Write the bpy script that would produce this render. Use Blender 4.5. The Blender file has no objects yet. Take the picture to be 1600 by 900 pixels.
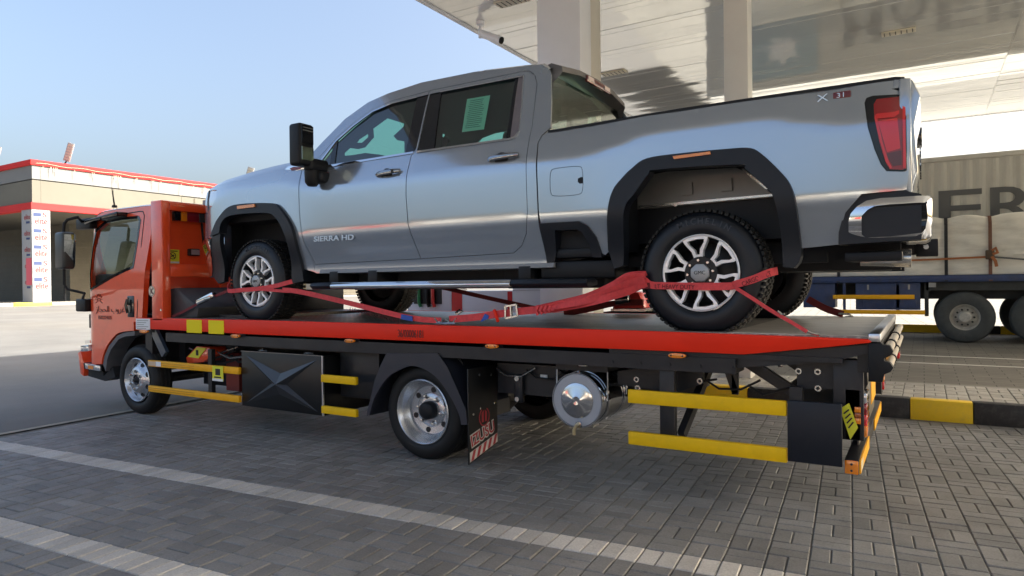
import bpy, bmesh, math, random
from mathutils import Vector, Matrix, noise
from mathutils.geometry import delaunay_2d_cdt
R = math.radians
random.seed(7)
scene = bpy.context.scene
col = scene.collection

# ------------------------------------------------------------------ camera, sky, sun, exposure
cam_d = bpy.data.cameras.new('camera')
cam = bpy.data.objects.new('camera', cam_d); col.objects.link(cam)
cam_d.sensor_width = 36.0; cam_d.lens = 36.0 * 1057.67 / 1600.0
cam_d.clip_start = 0.05; cam_d.clip_end = 3000
_y, _p, _r = 0.546096291, -4.71445e-3, -1.13203e-2
_f = Vector((-math.sin(_y)*math.cos(_p), math.cos(_y)*math.cos(_p), math.sin(_p)))
_ri = Vector((math.cos(_y), math.sin(_y), 0)); _u = _ri.cross(_f)
_rr = math.cos(_r)*_ri + math.sin(_r)*_u; _uu = -math.sin(_r)*_ri + math.cos(_r)*_u
cam.matrix_world = Matrix(((_rr.x, _uu.x, -_f.x, 0), (_rr.y, _uu.y, -_f.y, 0), (_rr.z, _uu.z, -_f.z, 1.43), (0, 0, 0, 1)))
scene.camera = cam

SUN_EL, SUN_AZ = R(30), R(58)          # azimuth from +Y towards +X
world = bpy.data.worlds.new('World'); scene.world = world; world.use_nodes = True
wn = world.node_tree.nodes; wl = world.node_tree.links
bg = wn['Background']
sky = wn.new('ShaderNodeTexSky'); sky.sky_type = 'NISHITA'; sky.sun_disc = False
sky.sun_elevation = SUN_EL; sky.sun_rotation = SUN_AZ
sky.air_density = 1.0; sky.dust_density = 8.0; sky.ozone_density = 1.2
wl.new(sky.outputs[0], bg.inputs[0]); bg.inputs[1].default_value = 0.128
sun_d = bpy.data.lights.new('sun', 'SUN'); sun_d.energy = 4.2; sun_d.angle = R(0.55); sun_d.color = (1.0, 0.95, 0.87)
sun = bpy.data.objects.new('sun', sun_d); col.objects.link(sun)
_sd = Vector((math.sin(SUN_AZ)*math.cos(SUN_EL), math.cos(SUN_AZ)*math.cos(SUN_EL), math.sin(SUN_EL)))
sun.rotation_euler = _sd.to_track_quat('Z', 'Y').to_euler(); sun.location = (20, 20, 30)
scene.view_settings.view_transform = 'Standard'; scene.view_settings.look = 'None'
scene.view_settings.exposure = 1.68; scene.view_settings.gamma = 1.0
scene.cycles.max_bounces = 10; scene.cycles.transparent_max_bounces = 16

# ------------------------------------------------------------------ materials
MATS = {}
def pm(name, c, rough=0.5, metal=0.0, coat=0.0, spec=0.5, var=0.0, vscale=8.0, bump=0.0, bscale=60.0,
       coat_rough=0.03, coord='Object', stretch=None, dirt=None, dirt_scale=3.0, dirt_amt=0.5):
    if name in MATS: return MATS[name]
    m = bpy.data.materials.new(name); m.use_nodes = True
    nt = m.node_tree; N = nt.nodes; L = nt.links; b = N['Principled BSDF']
    b.inputs['Base Color'].default_value = (*c, 1); b.inputs['Roughness'].default_value = rough
    b.inputs['Metallic'].default_value = metal; b.inputs['Coat Weight'].default_value = coat
    b.inputs['Coat Roughness'].default_value = coat_rough
    b.inputs['Specular IOR Level'].default_value = spec
    if var or bump or dirt:
        tc = N.new('ShaderNodeTexCoord'); src = tc.outputs[coord]
        if stretch:
            mp = N.new('ShaderNodeMapping'); mp.inputs['Scale'].default_value = stretch
            L.new(src, mp.inputs[0]); src = mp.outputs[0]
    last = None
    if var:
        n = N.new('ShaderNodeTexNoise'); n.inputs['Scale'].default_value = vscale; n.inputs['Detail'].default_value = 6
        n.inputs['Roughness'].default_value = 0.65
        L.new(src, n.inputs[0])
        rp = N.new('ShaderNodeMapRange'); rp.inputs[1].default_value = 0.25; rp.inputs[2].default_value = 0.75
        rp.inputs[3].default_value = 1 - var; rp.inputs[4].default_value = 1 + var
        L.new(n.outputs[0], rp.inputs[0])
        mx = N.new('ShaderNodeVectorMath'); mx.operation = 'SCALE'; mx.inputs[0].default_value = c
        L.new(rp.outputs[0], mx.inputs['Scale']); last = mx.outputs[0]
    if dirt:
        n = N.new('ShaderNodeTexNoise'); n.inputs['Scale'].default_value = dirt_scale; n.inputs['Detail'].default_value = 8
        n.inputs['Roughness'].default_value = 0.7; L.new(src, n.inputs[0])
        rp = N.new('ShaderNodeMapRange'); rp.inputs[1].default_value = 0.48; rp.inputs[2].default_value = 0.72
        rp.inputs[4].default_value = dirt_amt; L.new(n.outputs[0], rp.inputs[0])
        mm = N.new('ShaderNodeMix'); mm.data_type = 'RGBA'
        L.new(rp.outputs[0], mm.inputs[0]); mm.inputs[7].default_value = (*dirt, 1)
        if last: L.new(last, mm.inputs[6])
        else: mm.inputs[6].default_value = (*c, 1)
        last = mm.outputs[2]
    if last: L.new(last, b.inputs['Base Color'])
    if bump:
        n2 = N.new('ShaderNodeTexNoise'); n2.inputs['Scale'].default_value = bscale; n2.inputs['Detail'].default_value = 5
        L.new(src, n2.inputs[0])
        bp = N.new('ShaderNodeBump'); bp.inputs['Strength'].default_value = bump; bp.inputs['Distance'].default_value = 0.01
        L.new(n2.outputs[0], bp.inputs['Height']); L.new(bp.outputs[0], b.inputs['Normal'])
    MATS[name] = m
    return m

def glass(name, tint, ior=1.5, rough=0.0):
    if name in MATS: return MATS[name]
    m = bpy.data.materials.new(name); m.use_nodes = True
    nt = m.node_tree; N = nt.nodes; L = nt.links
    N.remove(N['Principled BSDF']); out = N['Material Output']
    tr = N.new('ShaderNodeBsdfTransparent'); tr.inputs[0].default_value = (*tint, 1)
    gl = N.new('ShaderNodeBsdfGlossy'); gl.inputs['Roughness'].default_value = rough
    fr = N.new('ShaderNodeFresnel'); gm = N.new('ShaderNodeNewGeometry')
    mi = N.new('ShaderNodeMapRange'); mi.inputs[3].default_value = ior; mi.inputs[4].default_value = 1/ior
    L.new(gm.outputs['Backfacing'], mi.inputs[0]); L.new(mi.outputs[0], fr.inputs[0])
    mx = N.new('ShaderNodeMixShader')
    L.new(fr.outputs[0], mx.inputs[0]); L.new(tr.outputs[0], mx.inputs[1]); L.new(gl.outputs[0], mx.inputs[2])
    L.new(mx.outputs[0], out.inputs[0]); MATS[name] = m
    return m

PAINT = pm('silver_blue_paint', (0.40, 0.445, 0.50), 0.15, 0.68, 1.0, coat_rough=0.01)
RED = pm('red_paint', (0.90, 0.080, 0.012), 0.4, 0.0, 1.0, coat_rough=0.03, var=0.04, vscale=3, dirt=(.42, .045, .015), dirt_scale=5, dirt_amt=.3)
RAILRED = pm('rail_red_paint', (0.86, 0.028, 0.006), 0.5, 0.0, 0.0, spec=0.25, var=0.05, vscale=2.5)
BLACK = pm('black_plastic', (0.007, 0.008, 0.010), 0.5, spec=0.3, bump=0.08, bscale=300)
GRAIN = pm('grained_black_trim', (0.009, 0.012, 0.018), 0.42, spec=0.35, bump=0.12, bscale=400)
GLOSSBLACK = pm('gloss_black', (0.008, 0.009, 0.012), 0.06, spec=0.6)
FRAME = pm('black_painted_steel', (0.015, 0.016, 0.019), 0.40, spec=0.4, var=0.5, vscale=5, bump=0.05, bscale=40, dirt=(.035, .03, .024), dirt_scale=4, dirt_amt=.5)
CHROME = pm('chrome', (0.68, 0.69, 0.71), 0.06, 1.0)
ALU = pm('aluminium', (0.62, 0.63, 0.65), 0.28, 1.0, var=0.1, vscale=20)
MACH = pm('machined_wheel_face', (0.86, 0.86, 0.87), 0.35, 0.3)
DARKWHEEL = pm('dark_wheel_pocket', (0.012, 0.013, 0.015), 0.4, 0.3)
TYRE = pm('tyre_rubber', (0.006, 0.008, 0.012), 0.42, spec=0.4, var=0.2, vscale=12)
TREAD = pm('tyre_tread_rubber', (0.012, 0.012, 0.011), 0.8, var=0.25, vscale=25, dirt=(0.05, 0.042, 0.03), dirt_scale=14)
DUSTYTYRE = pm('dusty_tyre', (0.055, 0.06, 0.058), 0.8, var=0.25, vscale=10)
YELLOW = pm('yellow_bar_paint', (0.86, 0.52, 0.004), 0.5, spec=0.25, var=0.07, vscale=10, dirt=(.42, .25, .03), dirt_scale=11, dirt_amt=.15)
ORANGEY = pm('orange_yellow_reflective', (0.86, 0.42, 0.008), 0.45, spec=0.3, var=0.06, vscale=14)
BRIGHTY = pm('bright_yellow_film', (0.88, 0.70, 0.006), 0.5, spec=0.2)
LABELY = pm('label_yellow', (0.75, 0.72, 0.03), 0.4)
AMBER = pm('amber_lens', (0.85, 0.24, 0.01), 0.12, coat=1.0)
REDLENS = pm('red_lens', (0.28, 0.004, 0.007), 0.06, coat=1.0)
REDLENS2 = pm('bright_red_lens', (0.66, 0.010, 0.016), 0.1, coat=1.0)
CLEAR = pm('clear_lens', (0.55, 0.57, 0.6), 0.08, 0.6, coat=1.0)
WHITE = pm('white_label', (0.75, 0.76, 0.76), 0.45)
INK = pm('black_print', (0.015, 0.013, 0.012), 0.6)
CREAM = pm('cream_print', (0.82, 0.74, 0.56), 0.4)
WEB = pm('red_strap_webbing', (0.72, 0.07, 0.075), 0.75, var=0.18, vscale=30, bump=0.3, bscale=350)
WEBDARK = pm('dark_strap_webbing', (0.16, 0.018, 0.02), 0.8, var=0.25, vscale=30, bump=0.3, bscale=350)  # same webbing in a darker red
WEBINK = pm('strap_print', (0.10, 0.012, 0.015), 0.8)
BLUETAG = pm('blue_strap_tag', (0.03, 0.09, 0.42), 0.6)
STEEL = pm('zinc_steel', (0.60, 0.59, 0.56), 0.25, 0.9, var=0.15, vscale=60)
POLE = pm('grey_galvanised', (0.32, 0.32, 0.31), 0.5, 0.4)
SEAT = pm('grey_cloth_seat', (0.10, 0.105, 0.11), 0.85)
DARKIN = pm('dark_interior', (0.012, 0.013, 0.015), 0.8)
GREYIN = pm('grey_inner_panel', (0.24, 0.24, 0.235), 0.45, 0.3, var=0.08, vscale=6)
TINT = glass('tinted_window_glass', (0.50, 0.78, 0.66), 2.1)
TINT2 = glass('rear_window_glass', (0.62, 0.68, 0.60), 1.8)
CABGLASS = glass('cab_window_glass', (0.72, 0.84, 0.82), 1.9)
PAPER = pm('pale_teal_paper', (0.50, 0.74, 0.68), 0.7)

# ------------------------------------------------------------------ mesh helpers
ROOT = {}
def rootloc(o):
    while o.parent: o = o.parent
    return o.location.copy()

def link(me, name, mat, parent=None, loc=None):
    """link mesh data given in world coordinates (or, with loc, in local coordinates at loc)"""
    o = bpy.data.objects.new(name, me); col.objects.link(o)
    if mat and not me.materials: me.materials.append(mat)
    if parent:
        o.parent = parent
        base = rootloc(parent)
        par_abs = base
        q = parent
        off = Vector((0, 0, 0))
        while q.parent: off += q.location; q = q.parent
        if loc is None: o.location = -(base + off)
        else: o.location = Vector(loc) - base - off
    elif loc is not None: o.location = loc
    return o

class MB:
    def __init__(s): s.v = []; s.f = []; s.sm = []
    def add(s, vs, fs, smooth=False):
        b = len(s.v); s.v += [tuple(p) for p in vs]; s.f += [tuple(i+b for i in q) for q in fs]; s.sm += [smooth]*len(fs); return s
    def box(s, x0, x1, y0, y1, z0, z1):
        return s.add([(x0,y0,z0),(x1,y0,z0),(x1,y1,z0),(x0,y1,z0),(x0,y0,z1),(x1,y0,z1),(x1,y1,z1),(x0,y1,z1)],
                     [(0,3,2,1),(4,5,6,7),(0,1,5,4),(1,2,6,5),(2,3,7,6),(3,0,4,7)])
    def obox(s, c, hx, hy, hz, M=None):
        vs = [Vector((sx*hx, sy*hy, sz*hz)) for sz in (-1,1) for sx, sy in ((-1,-1),(1,-1),(1,1),(-1,1))]
        if M is not None: vs = [M @ v for v in vs]
        return s.add([v+Vector(c) for v in vs], [(0,3,2,1),(4,5,6,7),(0,1,5,4),(1,2,6,5),(2,3,7,6),(3,0,4,7)])
    def bar(s, a, b, w, h, up=(0,0,1)):
        a = Vector(a); b = Vector(b); d = (b-a); l = d.length; d.normalize()
        up = Vector(up)
        if abs(d.dot(up)) > 0.98: up = Vector((1,0,0))
        x = d.cross(up).normalized(); z = x.cross(d)
        M = Matrix((x, d, z)).transposed()
        return s.obox((a+b)/2, w/2, l/2, h/2, M)
    def tube(s, pts, r, n=10, cap=True):
        pts = [Vector(p) for p in pts]; vs = []; fs = []
        prev = None
        for i, p in enumerate(pts):
            d = (pts[min(i+1, len(pts)-1)] - pts[max(i-1, 0)]).normalized()
            if prev is None:
                a = d.orthogonal().normalized()
            else:
                a = (prev - d*prev.dot(d)); a = a.normalized() if a.length > 1e-6 else d.orthogonal().normalized()
            prev = a; b = d.cross(a)
            rr = r[i] if isinstance(r, (list, tuple)) else r
            vs += [p + (a*math.cos(2*math.pi*k/n) + b*math.sin(2*math.pi*k/n))*rr for k in range(n)]
        for i in range(len(pts)-1):
            for k in range(n):
                fs.append((i*n+k, i*n+(k+1)%n, (i+1)*n+(k+1)%n, (i+1)*n+k))
        s.add(vs, fs, True)
        if cap:
            b0 = len(s.v) - len(vs)
            s.f += [tuple(b0+k for k in reversed(range(n))), tuple(b0+(len(pts)-1)*n+k for k in range(n))]; s.sm += [False, False]
        return s
    def lathe(s, prof, n=32, c=(0,0,0), axis='Y', closed=False):
        """prof: list of (radius, along axis)"""
        vs = []; fs = []; c = Vector(c)
        for r, t in prof:
            for k in range(n):
                a = 2*math.pi*k/n; ca, sa = math.cos(a)*r, math.sin(a)*r
                vs.append(c + (Vector((ca, t, sa)) if axis == 'Y' else Vector((ca, sa, t)) if axis == 'Z' else Vector((t, ca, sa))))
        m = len(prof)
        for i in range(m if closed else m-1):
            j = (i+1) % m
            for k in range(n):
                q = (i*n+k, j*n+k, j*n+(k+1)%n, i*n+(k+1)%n)
                fs.append(q if axis == 'Y' else q[::-1])
        return s.add(vs, fs, True)
    def prism(s, poly, a, b, axis='Y'):
        n = len(poly)
        f = {'Y': lambda p, t: (p[0], t, p[1]), 'X': lambda p, t: (t, p[0], p[1]), 'Z': lambda p, t: (p[0], p[1], t)}[axis]
        area = sum(poly[i][0]*poly[(i+1)%n][1]-poly[(i+1)%n][0]*poly[i][1] for i in range(n))
        if area < 0: poly = poly[::-1]
        vs = [f(p, a) for p in poly] + [f(p, b) for p in poly]
        fs = [tuple(range(n)), tuple(reversed(range(n, 2*n)))]
        for i in range(n): fs.append((i, i+n, (i+1)%n+n, (i+1)%n))
        if axis != 'Y': fs = [q[::-1] for q in fs]
        if a > b: fs = [q[::-1] for q in fs]
        return s.add(vs, fs)
    def ribbon(s, pts, w, wd=(0,0,1), th=0.004, widths=None):
        """flat webbing along pts, w wide along wd, th thick"""
        pts = [Vector(p) for p in pts]; n = len(pts); vs = []; fs = []
        for i, p in enumerate(pts):
            d = (pts[min(i+1, n-1)] - pts[max(i-1, 0)]).normalized()
            q = Vector(wd[i]) if isinstance(wd, list) else Vector(wd)
            q = (q - d*q.dot(d)).normalized(); nn = d.cross(q)
            ww = widths[i] if widths else w
            for a, b in ((-1,-1),(1,-1),(1,1),(-1,1)): vs.append(p + q*(a*ww/2) + nn*(b*th/2))
        for i in range(n-1):
            for k in range(4): fs.append((i*4+k, i*4+(k+1)%4, i*4+4+(k+1)%4, i*4+4+k))
        fs += [(3,2,1,0), tuple((n-1)*4+k for k in range(4))]
        return s.add(vs, fs)
    def mesh(s, name, bevel=0, seg=2, sharp=35, xf=None):
        me = bpy.data.meshes.new(name)
        me.from_pydata([tuple(xf @ Vector(v)) for v in s.v] if xf is not None else s.v, [], s.f)
        me.validate(clean_customdata=False)
        if bevel:
            bm = bmesh.new(); bm.from_mesh(me)
            ed = [e for e in bm.edges if len(e.link_faces) == 2 and e.calc_face_angle(0) > R(28)]
            bmesh.ops.bevel(bm, geom=ed, offset=bevel, segments=seg, affect='EDGES', profile=0.5, clamp_overlap=True)
            bmesh.ops.recalc_face_normals(bm, faces=bm.faces)
            bm.to_mesh(me); bm.free()
        else:
            bm = bmesh.new(); bm.from_mesh(me); bmesh.ops.recalc_face_normals(bm, faces=bm.faces); bm.to_mesh(me); bm.free()
        for p in me.polygons: p.use_smooth = True
        me.set_sharp_from_angle(angle=R(sharp))
        return me
    def build(s, name, mat, parent=None, bevel=0, seg=2, sharp=35, loc=None):
        return link(s.mesh(name, bevel, seg, sharp), name, mat, parent, loc)

def thing(name, label, cat, loc, group=None):
    o = bpy.data.objects.new(name, None); col.objects.link(o); o.location = loc; o.empty_display_size = 0.2
    o['label'] = label; o['category'] = cat
    if group: o['group'] = group
    return o
def tag(o, label=None, cat=None, group=None, kind=None):
    if label: o['label'] = label
    if cat: o['category'] = cat
    if group: o['group'] = group
    if kind: o['kind'] = kind
    return o

def text(name, body, size, M, mat, parent, ext=0.0015, align='LEFT', sx=1.0, bold=0.0, spacing=1.0, shear=0.0, fit=0.0):
    cu = bpy.data.curves.new(name, 'FONT'); cu.body = body; cu.size = size; cu.extrude = ext; cu.align_x = align
    cu.offset = bold; cu.space_character = spacing; cu.shear = shear; cu.resolution_u = 4
    o = bpy.data.objects.new(name, cu); col.objects.link(o)
    dg = bpy.context.evaluated_depsgraph_get(); me = bpy.data.meshes.new_from_object(o.evaluated_get(dg))
    bpy.data.objects.remove(o); bpy.data.curves.remove(cu)
    me.materials.clear()
    if fit:
        xs_ = [v.co.x for v in me.vertices]; sx = fit/(max(xs_)-min(xs_)); x0_ = min(xs_)
        for v in me.vertices: v.co.x -= x0_
    me.transform(M @ Matrix.Diagonal((sx, 1, 1, 1)))
    return link(me, name, mat, parent)
def face_my(x, y, z, tilt=0.0, roll=0.0):        # lettering that faces -Y
    return Matrix.Translation((x, y, z)) @ Matrix.Rotation(roll, 4, 'Y') @ Matrix.Rotation(R(90)+tilt, 4, 'X')
def face_px(x, y, z):                            # lettering that faces +X
    return Matrix.Translation((x, y, z)) @ Matrix.Rotation(R(90), 4, 'Z') @ Matrix.Rotation(R(90), 4, 'X')

def inside(p, poly):
    c = False; n = len(poly); x, y = p; j = n-1
    for i in range(n):
        xi, yi = poly[i]; xj, yj = poly[j]
        if (yi > y) != (yj > y) and x < (xj-xi)*(y-yi)/(yj-yi)+xi: c = not c
        j = i
    return c
def segdist(p, poly):
    best = 9.0; n = len(poly); px, py = p
    for i in range(n):
        ax, ay = poly[i]; bx, by = poly[(i+1) % n]; dx, dy = bx-ax, by-ay; l = dx*dx+dy*dy
        t = 0 if l == 0 else max(0, min(1, ((px-ax)*dx+(py-ay)*dy)/l))
        d = math.hypot(px-ax-t*dx, py-ay-t*dy)
        if d < best: best = d
    return best
def signed_area(poly):
    return 0.5*sum(poly[i][0]*poly[(i+1)%len(poly)][1]-poly[(i+1)%len(poly)][0]*poly[i][1] for i in range(len(poly)))
def inset(poly, d):
    """move every corner inwards by d (negative: outwards)"""
    n = len(poly); sg = 1 if signed_area(poly) > 0 else -1; out = []
    for i in range(n):
        p0, p1, p2 = (Vector(poly[(i+k) % n]) for k in (-1, 0, 1))
        a = (p1-p0).normalized(); b = (p2-p1).normalized()
        na = Vector((-a.y, a.x))*sg; nb = Vector((-b.y, b.x))*sg
        m = (na+nb)
        if m.length < 1e-3: m = na
        m.normalize(); k = max(0.4, m.dot(na))
        q = p1 + m*(d/k); out.append((q.x, q.y))
    return out
def rounded(poly, it=1, skip=()):
    for _ in range(it):
        out = []; n = len(poly)
        for i in range(n):
            a = poly[i]; b = poly[(i+1) % n]
            out.append((a[0]*.75+b[0]*.25, a[1]*.75+b[1]*.25)); out.append((a[0]*.25+b[0]*.75, a[1]*.25+b[1]*.75))
        poly = out
    return poly
def dense(poly, step):
    out = []; n = len(poly)
    for i in range(n):
        a = poly[i]; b = poly[(i+1) % n]; l = math.hypot(b[0]-a[0], b[1]-a[1]); k = max(1, int(math.ceil(l/step)))
        for t in range(k): out.append((a[0]+(b[0]-a[0])*t/k, a[1]+(b[1]-a[1])*t/k))
    return out

def panel(name, outline, mat, parent, surf, holes=(), step=0.055, flange=0.02, side=-1, smooth_normals=True):
    """sheet cut to an outline (x,z), laid on surf(x,z)->y, with its edges turned inwards"""
    loops = [dense(outline, step)] + [dense(h, step) for h in holes]
    pts = []; edges = []
    for lp in loops:
        b = len(pts); pts += lp; edges += [(b+i, b+(i+1) % len(lp)) for i in range(len(lp))]
    x0 = min(p[0] for p in outline); x1 = max(p[0] for p in outline); z0 = min(p[1] for p in outline); z1 = max(p[1] for p in outline)
    nx = int((x1-x0)/step); nz = int((z1-z0)/step)
    for i in range(1, nx+1):
        for j in range(1, nz+1):
            p = (x0+(i-0.5*(j % 2))*step, z0+j*step)
            if inside(p, loops[0]) and not any(inside(p, h) for h in loops[1:]) and min(segdist(p, lp) for lp in ([outline]+list(holes))) > step*0.45:
                pts.append(p)
    vs, es, fs, *_ = delaunay_2d_cdt([Vector(p) for p in pts], edges, [], 0, 1e-5)
    tris = []
    for f in fs:
        c = sum((vs[i] for i in f), Vector((0, 0)))/len(f)
        if inside(c, loops[0]) and not any(inside(c, h) for h in loops[1:]):
            a, b, d = (vs[i] for i in f[:3])
            tris.append(tuple(f) if (b-a).cross(d-a) > 0 else tuple(reversed(f)))
    V = [(v.x, surf(v.x, v.y), v.y) for v in vs]
    if side > 0: tris = [t[::-1] for t in tris]
    cnt = {}
    for t in tris:
        for k in range(3):
            e = (t[k], t[(k+1) % 3]); cnt[e] = cnt.get(e, 0)+1
    bd = [e for e in cnt if (e[1], e[0]) not in cnt]
    nb = {}
    nf = len(tris)
    for a, b in bd:
        for q in (a, b):
            if q not in nb:
                nb[q] = len(V); V.append((V[q][0], V[q][1]-side*flange, V[q][2]))
    quads = [(b, a, nb[a], nb[b]) for a, b in bd]
    me = bpy.data.meshes.new(name); me.from_pydata(V, [], tris+quads)
    for p in me.polygons: p.use_smooth = True
    if smooth_normals:
        e = 0.004; nrm = {}
        for i in range(len(vs)):
            x, z = V[i][0], V[i][2]
            gx = (surf(x+e, z)-surf(x-e, z))/(2*e); gz = (surf(x, z+e)-surf(x, z-e))/(2*e)
            n = Vector((gx, -1, gz)) if side < 0 else Vector((-gx, 1, -gz))
            nrm[i] = n.normalized()
        ln = []
        for p in me.polygons:
            for li in p.loop_indices:
                vi = me.loops[li].vertex_index
                ln.append(tuple(nrm[vi]) if p.index < nf else tuple(p.normal))
        me.normals_split_custom_set(ln)
    return link(me, name, mat, parent)

def curve(pts, k=5):
    pts = [Vector(p) for p in pts]; out = []; n = len(pts)
    for i in range(n-1):
        p0, p1, p2, p3 = pts[max(0, i-1)], pts[i], pts[i+1], pts[min(n-1, i+2)]
        for j in range(k):
            t = j/k; q = .5*((2*p1)+(p2-p0)*t+(2*p0-5*p1+4*p2-p3)*t*t+(-p0+3*p1-3*p2+p3)*t**3); out.append((q.x, q.y))
    return out+[tuple(pts[-1])]
def flat(y): return lambda x, z: y

# ------------------------------------------------------------------ ground, road, pavement
TH = R(4.75)                                            # the paving is laid slightly askew to the truck
UX, UY = math.cos(TH), math.sin(TH)
def uv(u, v): return (u*UX - v*UY, u*UY + v*UX)

def tile_material(name, c, mortar, scale_u, scale_v, rot, var, rough=0.75, mort=0.006):
    m = bpy.data.materials.new(name); m.use_nodes = True
    N = m.node_tree.nodes; L = m.node_tree.links; b = N['Principled BSDF']; b.inputs['Roughness'].default_value = rough
    b.inputs['Specular IOR Level'].default_value = 0.3
    g = N.new('ShaderNodeNewGeometry'); mp = N.new('ShaderNodeMapping'); mp.inputs['Rotation'].default_value = (0, 0, rot)
    br = N.new('ShaderNodeTexBrick'); br.inputs['Scale'].default_value = 1.0
    br.inputs['Brick Width'].default_value = scale_u; br.inputs['Row Height'].default_value = scale_v
    br.inputs['Mortar Size'].default_value = mort; br.inputs['Bias'].default_value = 0.0
    br.inputs['Color1'].default_value = (*[x*(1-var) for x in c], 1); br.inputs['Color2'].default_value = (*[x*(1+var) for x in c], 1)
    br.inputs['Mortar'].default_value = (*mortar, 1)
    n = N.new('ShaderNodeTexNoise'); n.inputs['Scale'].default_value = 0.6; n.inputs['Detail'].default_value = 7; n.inputs['Roughness'].default_value = 0.7
    rp = N.new('ShaderNodeMapRange'); rp.inputs[1].default_value = 0.3; rp.inputs[2].default_value = 0.7; rp.inputs[3].default_value = 0.75; rp.inputs[4].default_value = 1.2
    sc = N.new('ShaderNodeVectorMath'); sc.operation = 'SCALE'
    L.new(g.outputs['Position'], mp.inputs[0]); L.new(mp.outputs[0], br.inputs[0]); L.new(g.outputs['Position'], n.inputs[0])
    L.new(n.outputs[0], rp.inputs[0]); L.new(br.outputs[0], sc.inputs[0]); L.new(rp.outputs[0], sc.inputs['Scale'])
    L.new(sc.outputs[0], b.inputs['Base Color'])
    return m

def paver_material(name, c):
    m = bpy.data.materials.new(name); m.use_nodes = True
    N = m.node_tree.nodes; L = m.node_tree.links; b = N['Principled BSDF']; b.inputs['Roughness'].default_value = 0.55
    b.inputs['Specular IOR Level'].default_value = 0.35
    at = N.new('ShaderNodeAttribute'); at.attribute_name = 'tone'
    g = N.new('ShaderNodeNewGeometry')
    n = N.new('ShaderNodeTexNoise'); n.inputs['Scale'].default_value = 0.9; n.inputs['Detail'].default_value = 8; n.inputs['Roughness'].default_value = 0.7
    n2 = N.new('ShaderNodeTexNoise'); n2.inputs['Scale'].default_value = 90; n2.inputs['Detail'].default_value = 4
    n3 = N.new('ShaderNodeTexNoise'); n3.inputs['Scale'].default_value = 5.5; n3.inputs['Detail'].default_value = 6; n3.inputs['Roughness'].default_value = 0.75
    for q in (n, n2, n3): L.new(g.outputs['Position'], q.inputs[0])
    def mr(src, a, bb, lo, hi):
        r = N.new('ShaderNodeMapRange'); r.inputs[1].default_value = a; r.inputs[2].default_value = bb; r.inputs[3].default_value = lo; r.inputs[4].default_value = hi
        L.new(src, r.inputs[0]); return r.outputs[0]
    def mul(a, bb):
        q = N.new('ShaderNodeMath'); q.operation = 'MULTIPLY'; L.new(a, q.inputs[0]); L.new(bb, q.inputs[1]); return q.outputs[0]
    f = mul(mul(mul(mr(n.outputs[0], .3, .7, .68, 1.25), mr(n2.outputs[0], .3, .7, .85, 1.15)), mr(at.outputs['Fac'], 0, 1, .86, 1.14)), mr(n3.outputs[0], .60, .75, 1.0, .5))
    sc = N.new('ShaderNodeVectorMath'); sc.operation = 'SCALE'; sc.inputs[0].default_value = c; L.new(f, sc.inputs['Scale'])
    L.new(sc.outputs[0], b.inputs['Base Color'])
    L.new(mr(n3.outputs[0], .3, .7, .48, .7), b.inputs['Roughness'])
    bp = N.new('ShaderNodeBump'); bp.inputs['Strength'].default_value = 0.25; bp.inputs['Distance'].default_value = 0.004
    L.new(n2.outputs[0], bp.inputs['Height']); L.new(bp.outputs[0], b.inputs['Normal'])
    return m
PAVER = paver_material('grey_concrete_paver', (0.205, 0.203, 0.195))
PAVERL = paver_material('pale_concrete_paver', (0.52, 0.50, 0.46))
PAVERI = paver_material('island_paver', (0.40, 0.38, 0.33))
JOINT = pm('joint_sand', (0.15, 0.14, 0.12), 0.9, var=0.3, vscale=4, coord='Object')
ASPH = pm('asphalt', (0.185, 0.182, 0.17), 0.85, spec=0.2, var=0.18, vscale=0.5, bump=0.5, bscale=55, dirt=(0.20, 0.185, 0.15), dirt_scale=0.12, dirt_amt=0.6)
FAR = tile_material('forecourt_pavers', (0.27, 0.26, 0.225), (0.09, 0.09, 0.075), 0.9, 0.45, -TH, 0.1, mort=.028)
FORE = tile_material('forecourt_dark_pavers', (0.16, 0.15, 0.125), (0.05, 0.047, 0.04), 0.4, 0.2, 0.0, 0.12)

# open ground to the horizon: level here, rising a little towards the station on the far left
def gz(x): return 0.0 if x > -14 else (0.572*(x+14)/-33.5 if x > -47.5 else 0.572)
xs = [-2500, -600, -200, -90, -47.5, -40, -30, -22, -14, 2500]
m = MB()
for i in range(len(xs)-1):
    a, b = xs[i], xs[i+1]
    m.add([(a, -2500, gz(a)-.04), (b, -2500, gz(b)-.04), (b, 2500, gz(b)-.04), (a, 2500, gz(a)-.04)], [(0, 1, 2, 3)])
tag(m.build('ground', FAR), kind='structure')
m = MB(); xe = lambda y: -7.87 - 0.083*(y-3.6)
ys = [-60, 0, 30, 140]; xs = [-200, -90, -47.5, -40, -30, -22, -14]
for j in range(3):
    y0, y1 = ys[j], ys[j+1]
    for i in range(len(xs)-1):
        a, b = xs[i], xs[i+1]
        m.add([(a, y0, gz(a)), (b, y0, gz(b)), (b, y1, gz(b)), (a, y1, gz(a))], [(0, 1, 2, 3)])
    m.add([(-14, y0, 0), (xe(y0), y0, 0), (xe(y1), y1, 0), (-14, y1, 0)], [(0, 1, 2, 3)])
tag(m.build('road', ASPH), kind='structure')
# flush concrete edging between asphalt and pavers
m = MB(); m.add([(xe(-20)-.08, -20, .004), (xe(-20)+.02, -20, .004), (xe(8)+.02, 8, .004), (xe(8)-.08, 8, .004)], [(0, 1, 2, 3)])
tag(m.build('road_edging', pm('pale_edging', (0.32, 0.29, 0.23), 0.8, var=0.2, vscale=6)), kind='structure')
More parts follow.
